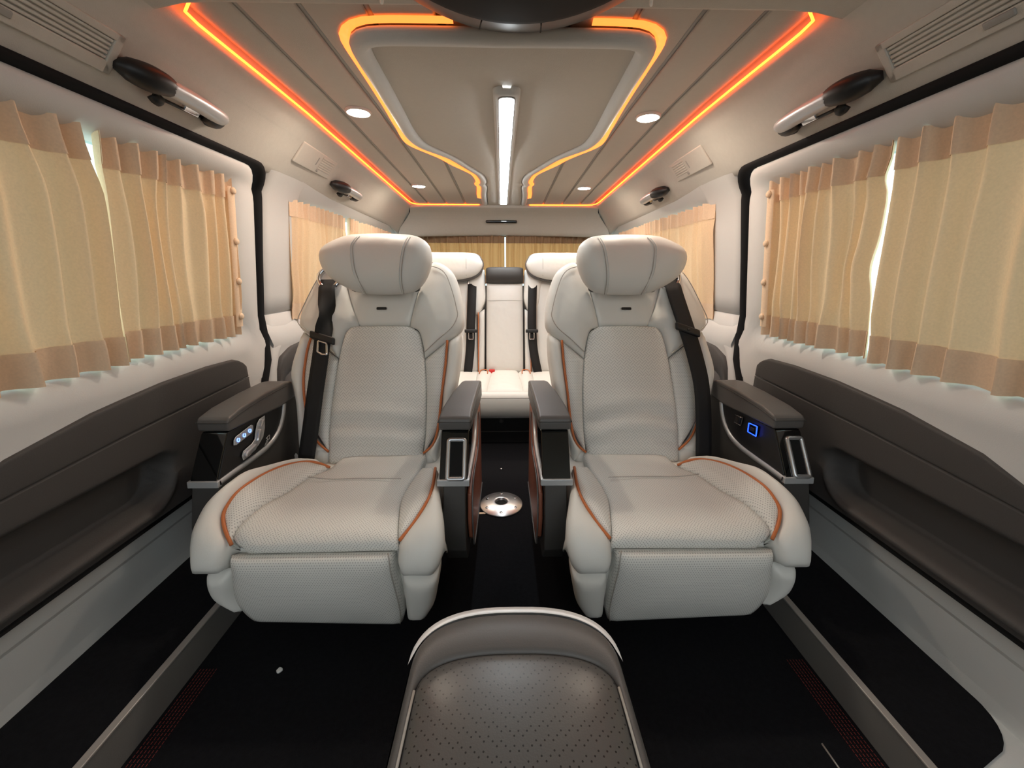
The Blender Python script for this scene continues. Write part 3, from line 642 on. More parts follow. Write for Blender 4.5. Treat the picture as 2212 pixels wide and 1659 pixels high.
D = {
'b_insert' : [[[0.1038,0.3817],[0.1123,0.3683],[0.1222,0.3281],[0.1336,0.2617],[0.1444,0.1738],[0.1507,0.0869],[0.1505,0.0008],[0.1457,-0.0185]],[[-0.0923,0.3853],[-0.1066,0.3749],[-0.1148,0.3503],[-0.1266,0.2833],[-0.132,0.1948],[-0.1309,0.0855],[-0.123,0.0206],[-0.12,-0.0181]]] ,
'b_insert_top' : [[0.1038,0.3817],[0.0886,0.3898],[0.0006,0.3925],[-0.079,0.3907],[-0.0923,0.3853]] ,
'b_yoke' : [[[0.124,0.5764],[0.1066,0.4989],[0.0899,0.4447],[0.0711,0.3943]],[[-0.1256,0.5771],[-0.1042,0.5039],[-0.0914,0.4584],[-0.0789,0.3943]]] ,
'b_wing_o' : [[[0.124,0.5764],[0.1066,0.4989],[0.0899,0.4447],[0.0711,0.3943],[0.1039,0.384],[0.1184,0.3504],[0.1263,0.3148],[0.1301,0.2948]],[[0.164,0.5763],[0.1877,0.5557],[0.2114,0.5239],[0.2416,0.4567],[0.2531,0.4052],[0.2413,0.3802],[0.1748,0.3304],[0.1324,0.2971]]] ,
'b_wing_i' : [[[-0.1256,0.5771],[-0.1042,0.5039],[-0.0914,0.4584],[-0.0789,0.3943],[-0.0923,0.3884],[-0.1066,0.3772],[-0.1172,0.3413],[-0.1252,0.2944]],[[-0.1479,0.5947],[-0.1748,0.5874],[-0.2064,0.5614],[-0.2253,0.5183],[-0.2403,0.4321],[-0.2317,0.3798],[-0.1768,0.3368],[-0.1265,0.2958]]] ,
'b_band_i' : [[-0.1436,0.5717],[-0.1706,0.5635],[-0.1909,0.5429],[-0.209,0.4951],[-0.2226,0.4407],[-0.2241,0.4181],[-0.2075,0.3862],[-0.1679,0.3502],[-0.1285,0.3123]] ,
'b_band_o' : [[0.1723,0.5557],[0.1977,0.517],[0.2318,0.4451],[0.2448,0.4139],[0.2394,0.3936],[0.1931,0.3572],[0.1527,0.3237],[0.1304,0.3059]] ,
'b_side_o' : [[[0.213,0.3551],[0.2269,0.293],[0.2315,0.24],[0.2278,0.1829],[0.217,0.1262],[0.2024,0.0828],[0.1841,0.0504],[0.1511,0.0214]],[[0.2436,0.3789],[0.2608,0.3248],[0.2737,0.2806],[0.2763,0.2451],[0.2661,0.2052],[0.2555,0.1525],[0.2468,0.0655],[0.2372,-0.0118]]] ,
'b_strip_o' : [[[0.1323,0.2948],[0.1345,0.2617],[0.1444,0.1738],[0.1507,0.0869],[0.1507,0.0231]],[[0.213,0.3551],[0.2269,0.293],[0.2308,0.218],[0.217,0.1262],[0.1533,0.0231]]] ,
'b_side_i' : [[[-0.1936,0.3502],[-0.1883,0.2832],[-0.178,0.1947],[-0.1741,0.1289],[-0.1638,0.068],[-0.1274,0.0154]],[[-0.2317,0.3767],[-0.2299,0.3057],[-0.2194,0.2256],[-0.2046,0.1507],[-0.179,0.0636],[-0.1602,-0.0226]]] ,
'b_strip_i' : [[[-0.1261,0.2931],[-0.132,0.1948],[-0.1309,0.0855],[-0.1256,0.0185]],[[-0.1936,0.3502],[-0.1842,0.2433],[-0.1721,0.1115],[-0.1291,0.0171]]] ,
'b_low_o' : [[[0.1507,0.0214],[0.1517,-0.0035],[0.1478,-0.0206]],[[0.1841,0.0504],[0.2136,0.0183],[0.2212,-0.0203]]] ,
'pipe_bo' : [[0.211,0.3565],[0.2191,0.3278],[0.2247,0.2924],[0.2294,0.2397],[0.2257,0.1828],[0.2149,0.1262],[0.2004,0.083],[0.1822,0.0507],[0.1493,0.0218]] ,
'pipe_bi' : [[-0.1933,0.3495],[-0.1889,0.2827],[-0.1786,0.1945],[-0.1686,0.0942],[-0.1539,0.0424],[-0.126,0.0159]] ,
'emblem' : [[0.0015,0.4447]] ,
'belt' : [[0.157,0.5294],[0.1559,0.4896],[0.1523,0.4367],[0.1561,0.3886],[0.1593,0.3494],[0.1658,0.2802],[0.1778,0.1817],[0.1879,0.097],[0.2019,0.0049]] ,
'head' : [[0.1327,0.0377],[0.1287,0.0534],[0.1123,0.0713],[0.0753,0.0898],[0.0446,0.0977],[-0.0315,0.1005],[-0.1028,0.0967],[-0.141,0.0873],[-0.1641,0.0674],[-0.1708,0.0402],[-0.1673,0.013],[-0.1517,-0.0223],[-0.1297,-0.0463],[-0.0994,-0.0587],[-0.0272,-0.0635],[0.0336,-0.0587],[0.0719,-0.0433],[0.108,-0.0192],[0.1251,0.0045],[0.1314,0.0241]] ,
'head_s1' : [[0.022,0.0828],[0.0308,0.0623],[0.0336,0.0472],[0.0322,0.0168],[0.0286,-0.0137],[0.021,-0.0482],[0.015,-0.0655]] ,
'head_s2' : [[-0.1145,0.0806],[-0.1061,0.0545],[-0.1002,0.0282],[-0.094,-0.0096],[-0.0905,-0.0362],[-0.0899,-0.0649]] ,
'c_insert' : [[[0.1165,0.0779],[0.1425,0.1474],[0.1568,0.2314],[0.176,0.301],[0.1897,0.352],[0.1874,0.3729],[0.1669,0.3853],[0.152,0.3992]],[[-0.1362,0.0953],[-0.1263,0.1589],[-0.1201,0.2113],[-0.1206,0.2555],[-0.1381,0.3401],[-0.144,0.3681],[-0.1467,0.3854],[-0.1473,0.3957]]] ,
'c_strip_o' : [[[0.1165,0.0779],[0.1425,0.1474],[0.1568,0.2314],[0.176,0.301],[0.1897,0.352],[0.1882,0.3741],[0.1856,0.3807]],[[0.1204,0.0779],[0.1767,0.0958],[0.2037,0.144],[0.222,0.2056],[0.2296,0.2745],[0.2313,0.3139],[0.2278,0.3353],[0.211,0.3574],[0.1864,0.3818]]] ,
'c_bol_o' : [[[0.1251,0.076],[0.1772,0.0947],[0.2042,0.1429],[0.2226,0.2046],[0.2301,0.2736],[0.2316,0.3133],[0.2291,0.334],[0.2124,0.3575],[0.1886,0.3803],[0.1898,0.3983],[0.196,0.4414]],[[0.1567,0.065],[0.1803,0.0798],[0.2039,0.1076],[0.2352,0.1702],[0.2648,0.2195],[0.2692,0.2779],[0.2801,0.3205],[0.2779,0.3565],[0.2712,0.3758],[0.2643,0.4086],[0.2635,0.4411]]] ,
'c_strip_i' : [[[-0.1411,0.0992],[-0.1263,0.1589],[-0.1201,0.2113],[-0.1206,0.2555],[-0.1381,0.3401],[-0.1466,0.3742]],[[-0.1785,0.1353],[-0.19,0.1991],[-0.1938,0.2496],[-0.1915,0.2923],[-0.169,0.3445],[-0.1476,0.3765]]] ,
'c_bol_i' : [[[-0.1802,0.1291],[-0.1932,0.2227],[-0.1922,0.2928],[-0.1696,0.3447],[-0.1486,0.3785],[-0.1479,0.3962],[-0.147,0.4193],[-0.1509,0.4535]],[[-0.1944,0.159],[-0.2116,0.2509],[-0.2237,0.3022],[-0.2356,0.3441],[-0.2401,0.3797],[-0.2374,0.4026],[-0.2314,0.4316],[-0.2186,0.4546]]] ,
'pipe_co' : [[0.1158,0.087],[0.1482,0.0832],[0.1731,0.1019],[0.1997,0.1501],[0.2174,0.212],[0.2251,0.2801],[0.2279,0.318],[0.2255,0.3384],[0.2083,0.3608],[0.1823,0.3841]] ,
'pipe_ci' : [[-0.1861,0.1542],[-0.1925,0.2048],[-0.197,0.2558],[-0.194,0.3004],[-0.1714,0.3511],[-0.15,0.3798]] ,
'leg_c' : [[[0.185,0.4016],[0.1857,0.4332],[0.1931,0.4669],[0.2001,0.5018],[0.1999,0.5335],[0.1904,0.5665],[0.1774,0.5884]],[[-0.1377,0.3983],[-0.1391,0.4385],[-0.1416,0.4815],[-0.1443,0.5264],[-0.1448,0.5638],[-0.1422,0.5878],[-0.1373,0.6034]]] ,
'leg_o' : [[[0.1979,0.4477],[0.1961,0.4669],[0.2016,0.5018],[0.2015,0.5335],[0.1929,0.564]],[[0.244,0.449],[0.2515,0.4745],[0.2528,0.5008],[0.2445,0.5281],[0.214,0.5612]]] ,
'leg_i' : [[[-0.1536,0.4565],[-0.1499,0.5038],[-0.1499,0.5403],[-0.1484,0.5904]],[[-0.2265,0.4578],[-0.2237,0.4873],[-0.2115,0.5462],[-0.1904,0.5888]]] ,
'leg_rim' : [[-0.1315,0.3997],[-0.1348,0.4337],[-0.1372,0.4763],[-0.1396,0.5209],[-0.1401,0.558],[-0.1363,0.5916]] ,
'belt_r' : [[0.1332, 0.5337], [0.1402, 0.4915], [0.155, 0.4326], [0.171, 0.3727], [0.1904, 0.2967], [0.2069, 0.2145], [0.2118, 0.1196], [0.2114, -0.001]] ,

}
def blob(name, outline, fn, mat, parent, front, back, rf=.05, rb=.03, n=72):
    O = resample([(p[0], p[1], 0) for p in outline]+[(outline[0][0], outline[0][1], 0)], n+1)[:-1]
    c = sum(O, Vector())/len(O); segs = list(zip(O, O[1:]+O[:1]))
    dmax = min(seg_dist(c, a, b) for a, b in segs)
    def hf(p):
        d = min(seg_dist(p, a, b) for a, b in segs); q = min(d/rf, 1); return front*(.72*math.sqrt(1-(1-q)**2)+.28*(1-(1-min(d/dmax, 1))**2))
    def hb(p):
        d = min(seg_dist(p, a, b) for a, b in segs); q = min(d/rb, 1); return -back*math.sqrt(1-(1-q)**2)
    R = [0, .015, .04, .08, .14, .22, .32, .45, .6, .78, .999]
    V = []; UV = []; F = []
    for k, (f_, rs) in enumerate(((hf, R), (hb, R[1:]))):
        for r in rs:
            for p in O:
                w = p.lerp(c, r); V.append(fn(w.x, w.y, f_(w))); UV.append((w.x, w.y))
    m = len(R)
    for i in range(m-1):
        for j in range(n): F.append((i*n+j, i*n+(j+1) % n, (i+1)*n+(j+1) % n, (i+1)*n+j))
    F.append(tuple((m-1)*n+j for j in range(n)))
    for i in range(m-1):
        a = 0 if i == 0 else m+i-1; b = m+i
        for j in range(n): F.append((a*n+j, a*n+(j+1) % n, b*n+(j+1) % n, b*n+j))
    F.append(tuple((2*m-2)*n+j for j in range(n)))
    return obj(name, V, F, mat, parent, uvs=UV), hf
def captain_seat(s, sd):
    t = empty('captain_seat', (s*SC, 1.0, 0), 'cream leather captain seat on the %s with orange piping, winged headrest and charcoal armrests' % sd, 'seat', 'captain seats in the middle row')
    W = lambda fn: (lambda u, v, h: (lambda p: (s*(SC+p[0]), p[1], p[2]))(fn(u, v, h)))
    B, C, H = W(back_pt), W(cush_pt), W(head_pt)
    P = lambda n_, key, fn, mat, **k: pillow(n_, D[key][0], D[key][1], fn, mat, t, **k)
    # ---- backrest
    sil = D['b_wing_o'][1][:-2]+D['b_side_o'][1][1:]+[(-.16, -.03)]+D['b_side_i'][1][::-1]+D['b_wing_i'][1][::-1][2:]
    sil = [(p[0]*.975, p[1]) for p in sil]; n = len(sil)
    bm_v = [B(u, v, -.012) for u, v in sil]+[B(u*.96, v*.985, -.10) for u, v in sil]
    obj('backrest_shell', bm_v, [tuple(range(n)), tuple(range(2*n-1, n-1, -1))]+[(i, (i+1) % n, n+(i+1) % n, n+i) for i in range(n)], 'grey_leather', t, smooth=False, label='charcoal side and back of the seat')
    pillow('backrest_insert', [(.02, .3945), (.088, .3918)]+D['b_insert'][0], [(-.02, .3945), (-.078, .3925)]+D['b_insert'][1], B, 'weave', t, r=.010, crown=.016, lift=.008, nu=70, nv=16, wrinkle=lambda u, v: (lambda q: .0045*math.exp(-((q-.155)/.020)**2)-.0045*math.exp(-((q-.118)/.016)**2)+.004*math.exp(-((q-.080)/.020)**2)-.0045*math.exp(-((q-.045)/.012)**2))(v+1.1*u*u-.02*math.sin(9*u+s)))
    P('yoke_panel', 'b_yoke', B, 'leather', r=.007, crown=.006, lift=.002)
    for k in 'oi':
        P('shoulder_wing', 'b_wing_'+k, B, 'leather', r=.016, crown=.014, lift=.006, nu=34)
        P('side_bolster', 'b_side_'+k, B, 'leather', r=.014, crown=.010, lift=.002, depth=.06)
        P('perforated_strip', 'b_strip_'+k, B, 'perf', r=.006, crown=.006, lift=.003)
        tube('orange_piping', [B(u, v, .006) for u, v in D['pipe_b'+k]], .0035, 'piping', t, 8, 40)
        tube('seam', [B(u, v, .0195) for u, v in D['b_band_'+k]], .0014, 'seam', t, 6, 44)
    pillow('lower_bolster', [(.1515, .019), (.1517, -.004), (.1478, -.03)], [(.184, .048), (.228, .02), (.236, -.03)], B, 'leather', t, r=.010, crown=.008, depth=.05, nu=12)
    pillow('lower_bolster', [(-.127, .012), (-.122, -.01), (-.120, -.03)], [(-.150, .035), (-.158, .0), (-.16, -.03)], B, 'leather', t, r=.008, crown=.004, depth=.05, nu=12)
    # maker's plate: a small dark slot badge
    eu, ev = D['emblem'][0]
    pl = [(eu+.016*math.cos(a)*(1 if abs(math.cos(a)) < .8 else 1)+(.010 if math.cos(a) > 0 else -.010)*0, 0) for a in ()]
    def rrect(hw, hh, r, n=5):
        q = []
        for cx, cy, a0 in ((hw-r, hh-r, 0), (-hw+r, hh-r, 90), (-hw+r, -hh+r, 180), (hw-r, -hh+r, 270)):
            for i in range(n+1):
                a = math.radians(a0+90*i/n); q.append((cx+r*math.cos(a), cy+r*math.sin(a)))
        return q
    q = rrect(.0165, .0052, .004); n = len(q)
    V = [B(eu+x, ev+y, .010) for x, y in q]+[B(eu+x*.96, ev+y*.9, .0125) for x, y in q]
    o = obj('badge', V, [tuple(range(n, 2*n))]+[(i, (i+1) % n, n+(i+1) % n, n+i) for i in range(n)], 'chrome', t, smooth=False, label='small oblong metal badge')
    q2 = rrect(.0145, .0036, .003); obj('badge_inlay', [B(eu+x, ev+y, .0132) for x, y in q2], [tuple(range(len(q2)))], 'black', o, smooth=False)
    # ---- headrest
    head, hf = blob('headrest', D['head'], H, 'leather', t, .058, .040)
    for key in ('head_s1', 'head_s2'):
        for d in (-.0035, .0035):
            tube('seam', [H(u+d, v, hf(Vector((u+d, v, 0)))+.0016) for u, v in D[key]], .0013, 'leather' if d > 0 else 'seam', head, 6, 30)
    for du in (-.055, .045): tube('headrest_post', [B(du-.02, .56, -.02), H(du-.02, -.02, -.01)], .006, 'chrome', t, 10, 4)
    box('headrest_mount', (min(s*(SC-.115), s*(SC+.085)), 1.165, .742), (max(s*(SC-.115), s*(SC+.085)), 1.20, .80), 'black', t, .01)
    # ---- cushion
    bx = [(u, z) for u, z in ((-.215, .0), (.245, .0))]
    x0, x1 = sorted((s*(SC-.21), s*(SC+.235)))
    box('cushion_core', (x0, .70, .17), (x1, 1.16, .262), 'leather', t, .02, 3)
    pillow('cushion_insert', [(.112, -.02)]+D['c_insert'][0], [(-.1326, -.02)]+D['c_insert'][1], C, 'dash', t, r=.010, crown=.012, lift=.004, nu=40, nv=16)
    tube('seam', [C(u, .165+.004*math.cos(u*8), .0155+.004*(1-(u/.15)**2)) for u in (.135, .08, .02, -.04, -.10)], .0012, 'seam', t, 6, 20)
    for k in 'oi':
        P('perforated_strip', 'c_strip_'+k, C, 'perf', r=.006, crown=.008, lift=.004)
        P('cushion_bolster', 'c_bol_'+k, C, 'leather', r=.020, crown=.010, lift=.008, depth=.07, nu=40)
        tube('orange_piping', [C(u, v, .006) for u, v in D['pipe_c'+k]], .0036, 'piping', t, 8, 44)
    P('leg_rest_panel', 'leg_c', C, 'perf', r=.012, crown=.012, lift=.006, nu=26, depth=.05)
    P('leg_rest_side', 'leg_o', C, 'leather', r=.016, crown=.010, lift=.0, depth=.05, nu=18)
    P('leg_rest_side', 'leg_i', C, 'leather', r=.016, crown=.012, lift=.004, depth=.05, nu=18)
    P2 = D['leg_rim']; tube('seam', [C(u, v, .008) for u, v in P2], .0013, 'seam', t, 6, 24)
    for d in (.0, .007):
        tube('stitch_line', [C(-.205-d+.012*(i-3)/3*-.2, .30+.022*i, .0115-d*.5) for i in range(7)], .0009, 'seam', t, 6, 20)
    ny = sorted((s*(SC-.19), s*(SC+.20)))
    box('leg_rest_core', (ny[0], .685, .105), (ny[1], .74, .25), 'leather', t, .015)
    box('pedestal', (min(s*(SC-.17), s*(SC+.17)), .80, 0), (max(s*(SC-.17), s*(SC+.17)), 1.12, .175), 'black', t, .01)
    # ---- armrests
    for side in ('outer', 'inner'):
        if side == 'outer': xa, xb = .647, .710     # inboard face, outboard face
        else: xa, xb = .152, .084                   # seat-side face, aisle face
        lo, hi = sorted((s*xa, s*xb)); d = 1 if hi == s*xb else -1
        e = .006
        padp = [(.846, .440), (.846, .462), (.853, .472), (.90, .481), (1.0, .487), (1.10, .488), (1.135, .482), (1.14, .43), (1.06, .426), (.95, .434)]
        if side == 'outer': fx = lambda y: (xa-e, xb+e)
        else: fx = lambda y: (interp([(.846, .157), (.95, .150), (1.14, .124)], y), interp([(.846, .080), (1.14, .071)], y))
        n_ = len(padp); V = [(s*fx(y)[0], y, z) for y, z in padp]+[(s*fx(y)[1], y, z) for y, z in padp]
        a = bev('armrest_pad', V, [tuple(range(n_)), tuple(range(2*n_-1, n_-1, -1))]+[(i, (i+1) % n_, n_+(i+1) % n_, n_+i) for i in range(n_)], 'grey_leather', t, .010, 3)
        tube('pad_seam', [(s*(fx(y)[0]), y+.0, z) for y, z in ((.845, .461), (.90, .470), (1.0, .476), (1.10, .477))], .0011, 'dark', a, 6, 16)
        tube('pad_seam', [(s*(fx(y)[1]), y+.0, z) for y, z in ((.845, .461), (.90, .470), (1.0, .476), (1.10, .477))], .0011, 'dark', a, 6, 16)
        tube('pad_seam', [(s*(fx(.846)[0]), .8455, .461), (s*(fx(.846)[1]), .8455, .461)], .0011, 'dark', a, 6, 6)
        xs_, zz = (lo-e+.008, hi+e-.008), .0
        up = [(.852, .438), (.792, .346), (.86, .344), (.93, .343), (.965, .344), (1.0, .350), (1.03, .362), (1.05, .378), (1.07, .402), (1.082, .43)]
        prism('armrest_panel', up, 0, lo+.001, hi-.001, 'gloss' if side == 'inner' else 'black', t, .003)
        bot = .12
        low = [(.788, .332), (.760, .24), (.765, .17), (.80, bot), (1.15, bot), (1.15, .43), (1.088, .428), (1.074, .400), (1.054, .374), (1.032, .356), (1.0, .340), (.96, .334), (.90, .333)]
        ins = .004 if side == 'outer' else .0
        l2, h2 = (lo, hi) if side == 'outer' else sorted((s*.143, s*.090))
        prism('armrest_lower', low, 0, l2+.001, h2-.001, 'dark', t, .003)
        # silver sweep along both faces and round the front
        sw = [(.788, .339), (.843, .339), (.906, .338), (.962, .339), (1.005, .346), (1.035, .360), (1.056, .378), (1.073, .402), (1.085, .428)]
        sp_ = resample([(y, z, 0) for y, z in sw], 30)
        for xf, dr in ((lo, -1), (hi, 1)):
            rows = []
            for i, p in enumerate(sp_):
                q_ = sp_[min(i+1, 29)]-sp_[max(i-1, 0)]; q_.normalize(); ny_, nz_ = -q_.y, q_.x
                rows.append([(xf+dr*h, p.x+ny_*w, p.y+nz_*w) for w, h in ((-.006, -.002), (-.0055, .003), (.0055, .003), (.006, -.002))])
            loft('silver_trim', rows, 'silver_paint', t)
        prism('silver_trim', [(.780, .3305), (.782, .346), (.794, .346), (.794, .3305)], 0, lo-.003, hi+.003, 'silver_paint', t, .002)
        # glossy front plate
        fm = lambda w, tt, h: (s*(xa+(xb-xa)*w), .848-.060*tt-h*.84, .436-.090*tt-h*-.54*-1 if 0 else .436-.090*tt+h*.54*-1)
        V = [fm(w, tt, h) for h in (-.004, .004) for w, tt in ((.03, .0), (.97, .0), (.97, 1.0), (.03, 1.0))]
        bev('front_plate', V, [(0, 1, 2, 3), (7, 6, 5, 4), (0, 4, 5, 1), (1, 5, 6, 2), (2, 6, 7, 3), (3, 7, 4, 0)], 'gloss', t, .003)
        ring = (s < 0 and side == 'inner') or (s > 0 and side == 'outer')
        if ring:
            w0, w1 = (.30, .86) if s < 0 else (.36, .90)
            def corner(pts): return pts
            R = []
            for cx, cy, a0 in ((w1-.07, .10+.05, 0), (w0+.07, .10+.05, 90), (w0+.07, .93-.05, 180), (w1-.07, .93-.05, 270)):
                for i in range(5):
                    a_ = math.radians(a0+22.5*i); R.append(fm(cx+.07*math.cos(a_), cy-.05*math.sin(a_), .009))
            tube('pull_ring', R, .0052, 'silver', t, 10, 0, closed=True)
            obj('ring_recess_shade', [fm(w, tt, .0055) for w, tt in ((w0+.06, .14), (w1-.06, .14), (w1-.06, .89), (w0+.06, .89))], [(0, 1, 2, 3)], 'hole', t, False)  # flat black plate stands in for the shade of a recess
        if side == 'inner':
            br = [(1.15, .41), (1.08, .40), (1.0, .325), (.86, .322), (.80, .30), (.785, .24), (.80, .18), (.84, .145), (1.14, .13)]
            prism('side_panel', br, 0, min(s*.077, s*.089), max(s*.077, s*.089), 'brown', t, .004, 2, 'brown side panel facing the aisle')
            tube('panel_piping', [(s*.0765, y, z) for y, z in br[1:]+[]], .002, 'grey_leather', t, 6, 60)
        else:
            xi = s*(xa-.0015); dd = -s
            def sideplate(name, pts, h, mat, par, bevl=.0015):
                n_ = len(pts); V = [(xi, y, z) for y, z in pts]+[(xi+dd*h, y, z) for y, z in pts]
                return bev(name, V, [tuple(range(n_)), tuple(range(2*n_-1, n_-1, -1))]+[(i, (i+1) % n_, n_+(i+1) % n_, n_+i) for i in range(n_)], mat, par, bevl)
            if s < 0:
                k = sideplate('button_strip', [(.853, .402), (.857, .414), (.866, .419), (.925, .425), (.932, .421), (.929, .409), (.921, .404), (.862, .399)], .002, 'silver_paint', t)
                for yy, zz in ((.870, .4085), (.893, .411), (.915, .4135)):
                    o = tube('button_icon', [(xi+dd*.0028, yy+.0045*math.cos(a), zz+.0045*math.sin(a)) for a in [math.radians(100+30*i) for i in range(11)]], .001, 'icon', k, 6, 22)
                k = sideplate('seat_switch_plate', [(.874, .352), (.872, .364), (.880, .374), (.915, .378), (.928, .384), (.938, .404), (.948, .419), (.962, .427), (.984, .428), (.975, .396), (.962, .376), (.938, .363), (.90, .353)], .002, 'silver_paint', t)
                sideplate('cushion_switch', [(.878, .357), (.878, .367), (.886, .371), (.922, .375), (.930, .369), (.915, .361)], .009, 'crystal', k, .003)
                sideplate('backrest_switch', [(.929, .378), (.938, .375), (.952, .392), (.955, .402), (.947, .405), (.938, .396)], .009, 'crystal', k, .003)
                sideplate('headrest_switch', [(.950, .410), (.958, .407), (.970, .417), (.972, .424), (.962, .424)], .009, 'crystal', k, .0025)
                tube('arrow_mark', [(xi+dd*.001, y, z) for y, z in ((.962, .350), (.980, .364), (.972, .366), (.990, .370), (.986, .358), (.982, .361), (.968, .349))], .0007, 'silver_paint', t, 5, 28, smooth=False)
            else:
                k = sideplate('switch', [(.968, .398), (.966, .424), (.996, .420), (1.0, .396)], .004, 'gloss', t, .002)
                sideplate('rocker', [(.972, .402), (.971, .420), (.980, .419), (.981, .401)], .007, 'black', k, .001)
                for z_ in (.3995, .4215): tube('switch_edge', [(xi+dd*.0045, .968, z_), (xi+dd*.0045, .997, z_-.002)], .0008, 'chrome', k, 6, 4)
                k = sideplate('usb_port', [(.900, .396), (.902, .424), (.938, .420), (.936, .394)], .003, 'gloss', t)
                tube('lit_rim', [(xi+dd*.0035, y, z) for y, z in ((.901, .397), (.903, .423), (.937, .419), (.935, .395), (.901, .397))], .0013, 'blue', k, 6, 40, smooth=False)
                sideplate('usb_slot', [(.912, .404), (.913, .414), (.928, .412), (.927, .403)], .0042, 'black', k, 0)
    # ---- seat belt
    BK = 'belt' if s < 0 else 'belt_r'; bp = resample([(u, v, 0) for u, v in D[BK]], 40); rows = []
    for i, p in enumerate(bp):
        f = i/39; q_ = bp[min(i+1, 39)]-bp[max(i-1, 0)]; q_.normalize(); nu_, nv_ = -q_.y, q_.x
        tw = math.radians(68)*math.exp(-((f-.22)/.075)**2) if s < 0 else 0
        hw = .0235; hh = .030+.012*math.sin(math.pi*f) if f > .05 else .02
        rows.append([B(p.x+nu_*hw*math.cos(tw)*w, p.y+nv_*hw*math.cos(tw)*w, hh+hw*math.sin(tw)*w) for w in (-1, -.5, 0, .5, 1)])
    o = loft('belt_webbing', rows, 'belt', t, thick=.0018)
    u, v = D[BK][0]
    c = Vector(B(u, v+.004, .012)); nn = (Vector(B(u, v, .03))-Vector(B(u, v, 0))).normalized(); mm = Matrix.Translation(c) @ nn.to_track_quat('Z', 'Y').to_matrix().to_4x4()
    lathe('belt_guide', [(.036, -.004), (.038, .003), (.034, .010), (.026, .012), (.024, .004), (.024, -.004)], 'chrome', t, mm, 28)
    iu, iv = D[BK][4 if s < 0 else 3]
    for (w0, w1, h0, h1, v0, v1, mat, nm) in ((-.036, .036, .036, .050, -.010, .012, 'black', 'belt_tongue_grip'),):
        P8 = [(w, vv, hh) for w in (w0, w1) for vv in (v0, v1) for hh in (h0, h1)]
        g = bev(nm, [B(iu+w*.98, iv+vv+w*(.30 if s < 0 else -.35), hh) for w, vv, hh in P8], BF, 'black', t, .005, 3)
    if s < 0:
        tube('belt_tongue', [B(iu+x-.002, iv-.018+y+x*.3, .046) for x, y in ((-.012, .006), (-.013, -.026), (.0, -.030), (.013, -.026), (.012, .006), (-.012, .006))], .0032, 'chrome', t, 8, 50, smooth=False)
        q3 = [B(.248, .012, .01), B(.238, .02, .02), B(.226, .016, .03)]
        loft('care_tag', [[tuple(Vector(p)+Vector((0, 0, dz))) for p in q3] for dz in (.0, -.012, -.028, -.04)], 'white', t, label='small white care tag')
    else:
        mm = Matrix.Translation(B(iu, iv, .050)) @ nn.to_track_quat('Z', 'Y').to_matrix().to_4x4()
        lathe('belt_button', [(.004, -.001), (.004, .002), (.002, .003)], 'black', t, mm, 12)
    return t
captain_seat(-1, 'left'); captain_seat(1, 'right')
# ------------------------------------------------------------------ rear bench
rb = empty('rear_bench', (0, 2.1, 0), 'cream leather rear bench with two headrests and narrow centre section behind the captain seats', 'bench seat')
RR = math.radians(14)
def rear_pt(x, v, h): return (x, 2.10+v*math.sin(RR)-h*math.cos(RR), .25+v*math.cos(RR)+h*math.sin(RR))
def rcush_pt(x, s, h): return (x, 2.14-s, .245+h)
R_ = lambda n_, A, B_, fn, mat, **k: pillow(n_, A, B_, fn, mat, rb, **k)
R_('centre_backrest', [(-.100, .505), (-.103, .20), (-.104, 0)], [(.100, .505), (.103, .20), (.104, 0)], rear_pt, 'leather', r=.016, crown=.010, lift=.012, nu=24, depth=.06)
tube('seam', [rear_pt(x, .405, .0225) for x in (-.096, 0, .096)], .0012, 'seam', rb, 6, 12)
tube('centre_top_roll', [rear_pt(x, .545, -.002) for x in (-.102, -.095, 0, .095, .102)], lambda a: .046-.008*(abs(a-.5)*2)**8, 'dark', rb, 16, 24)
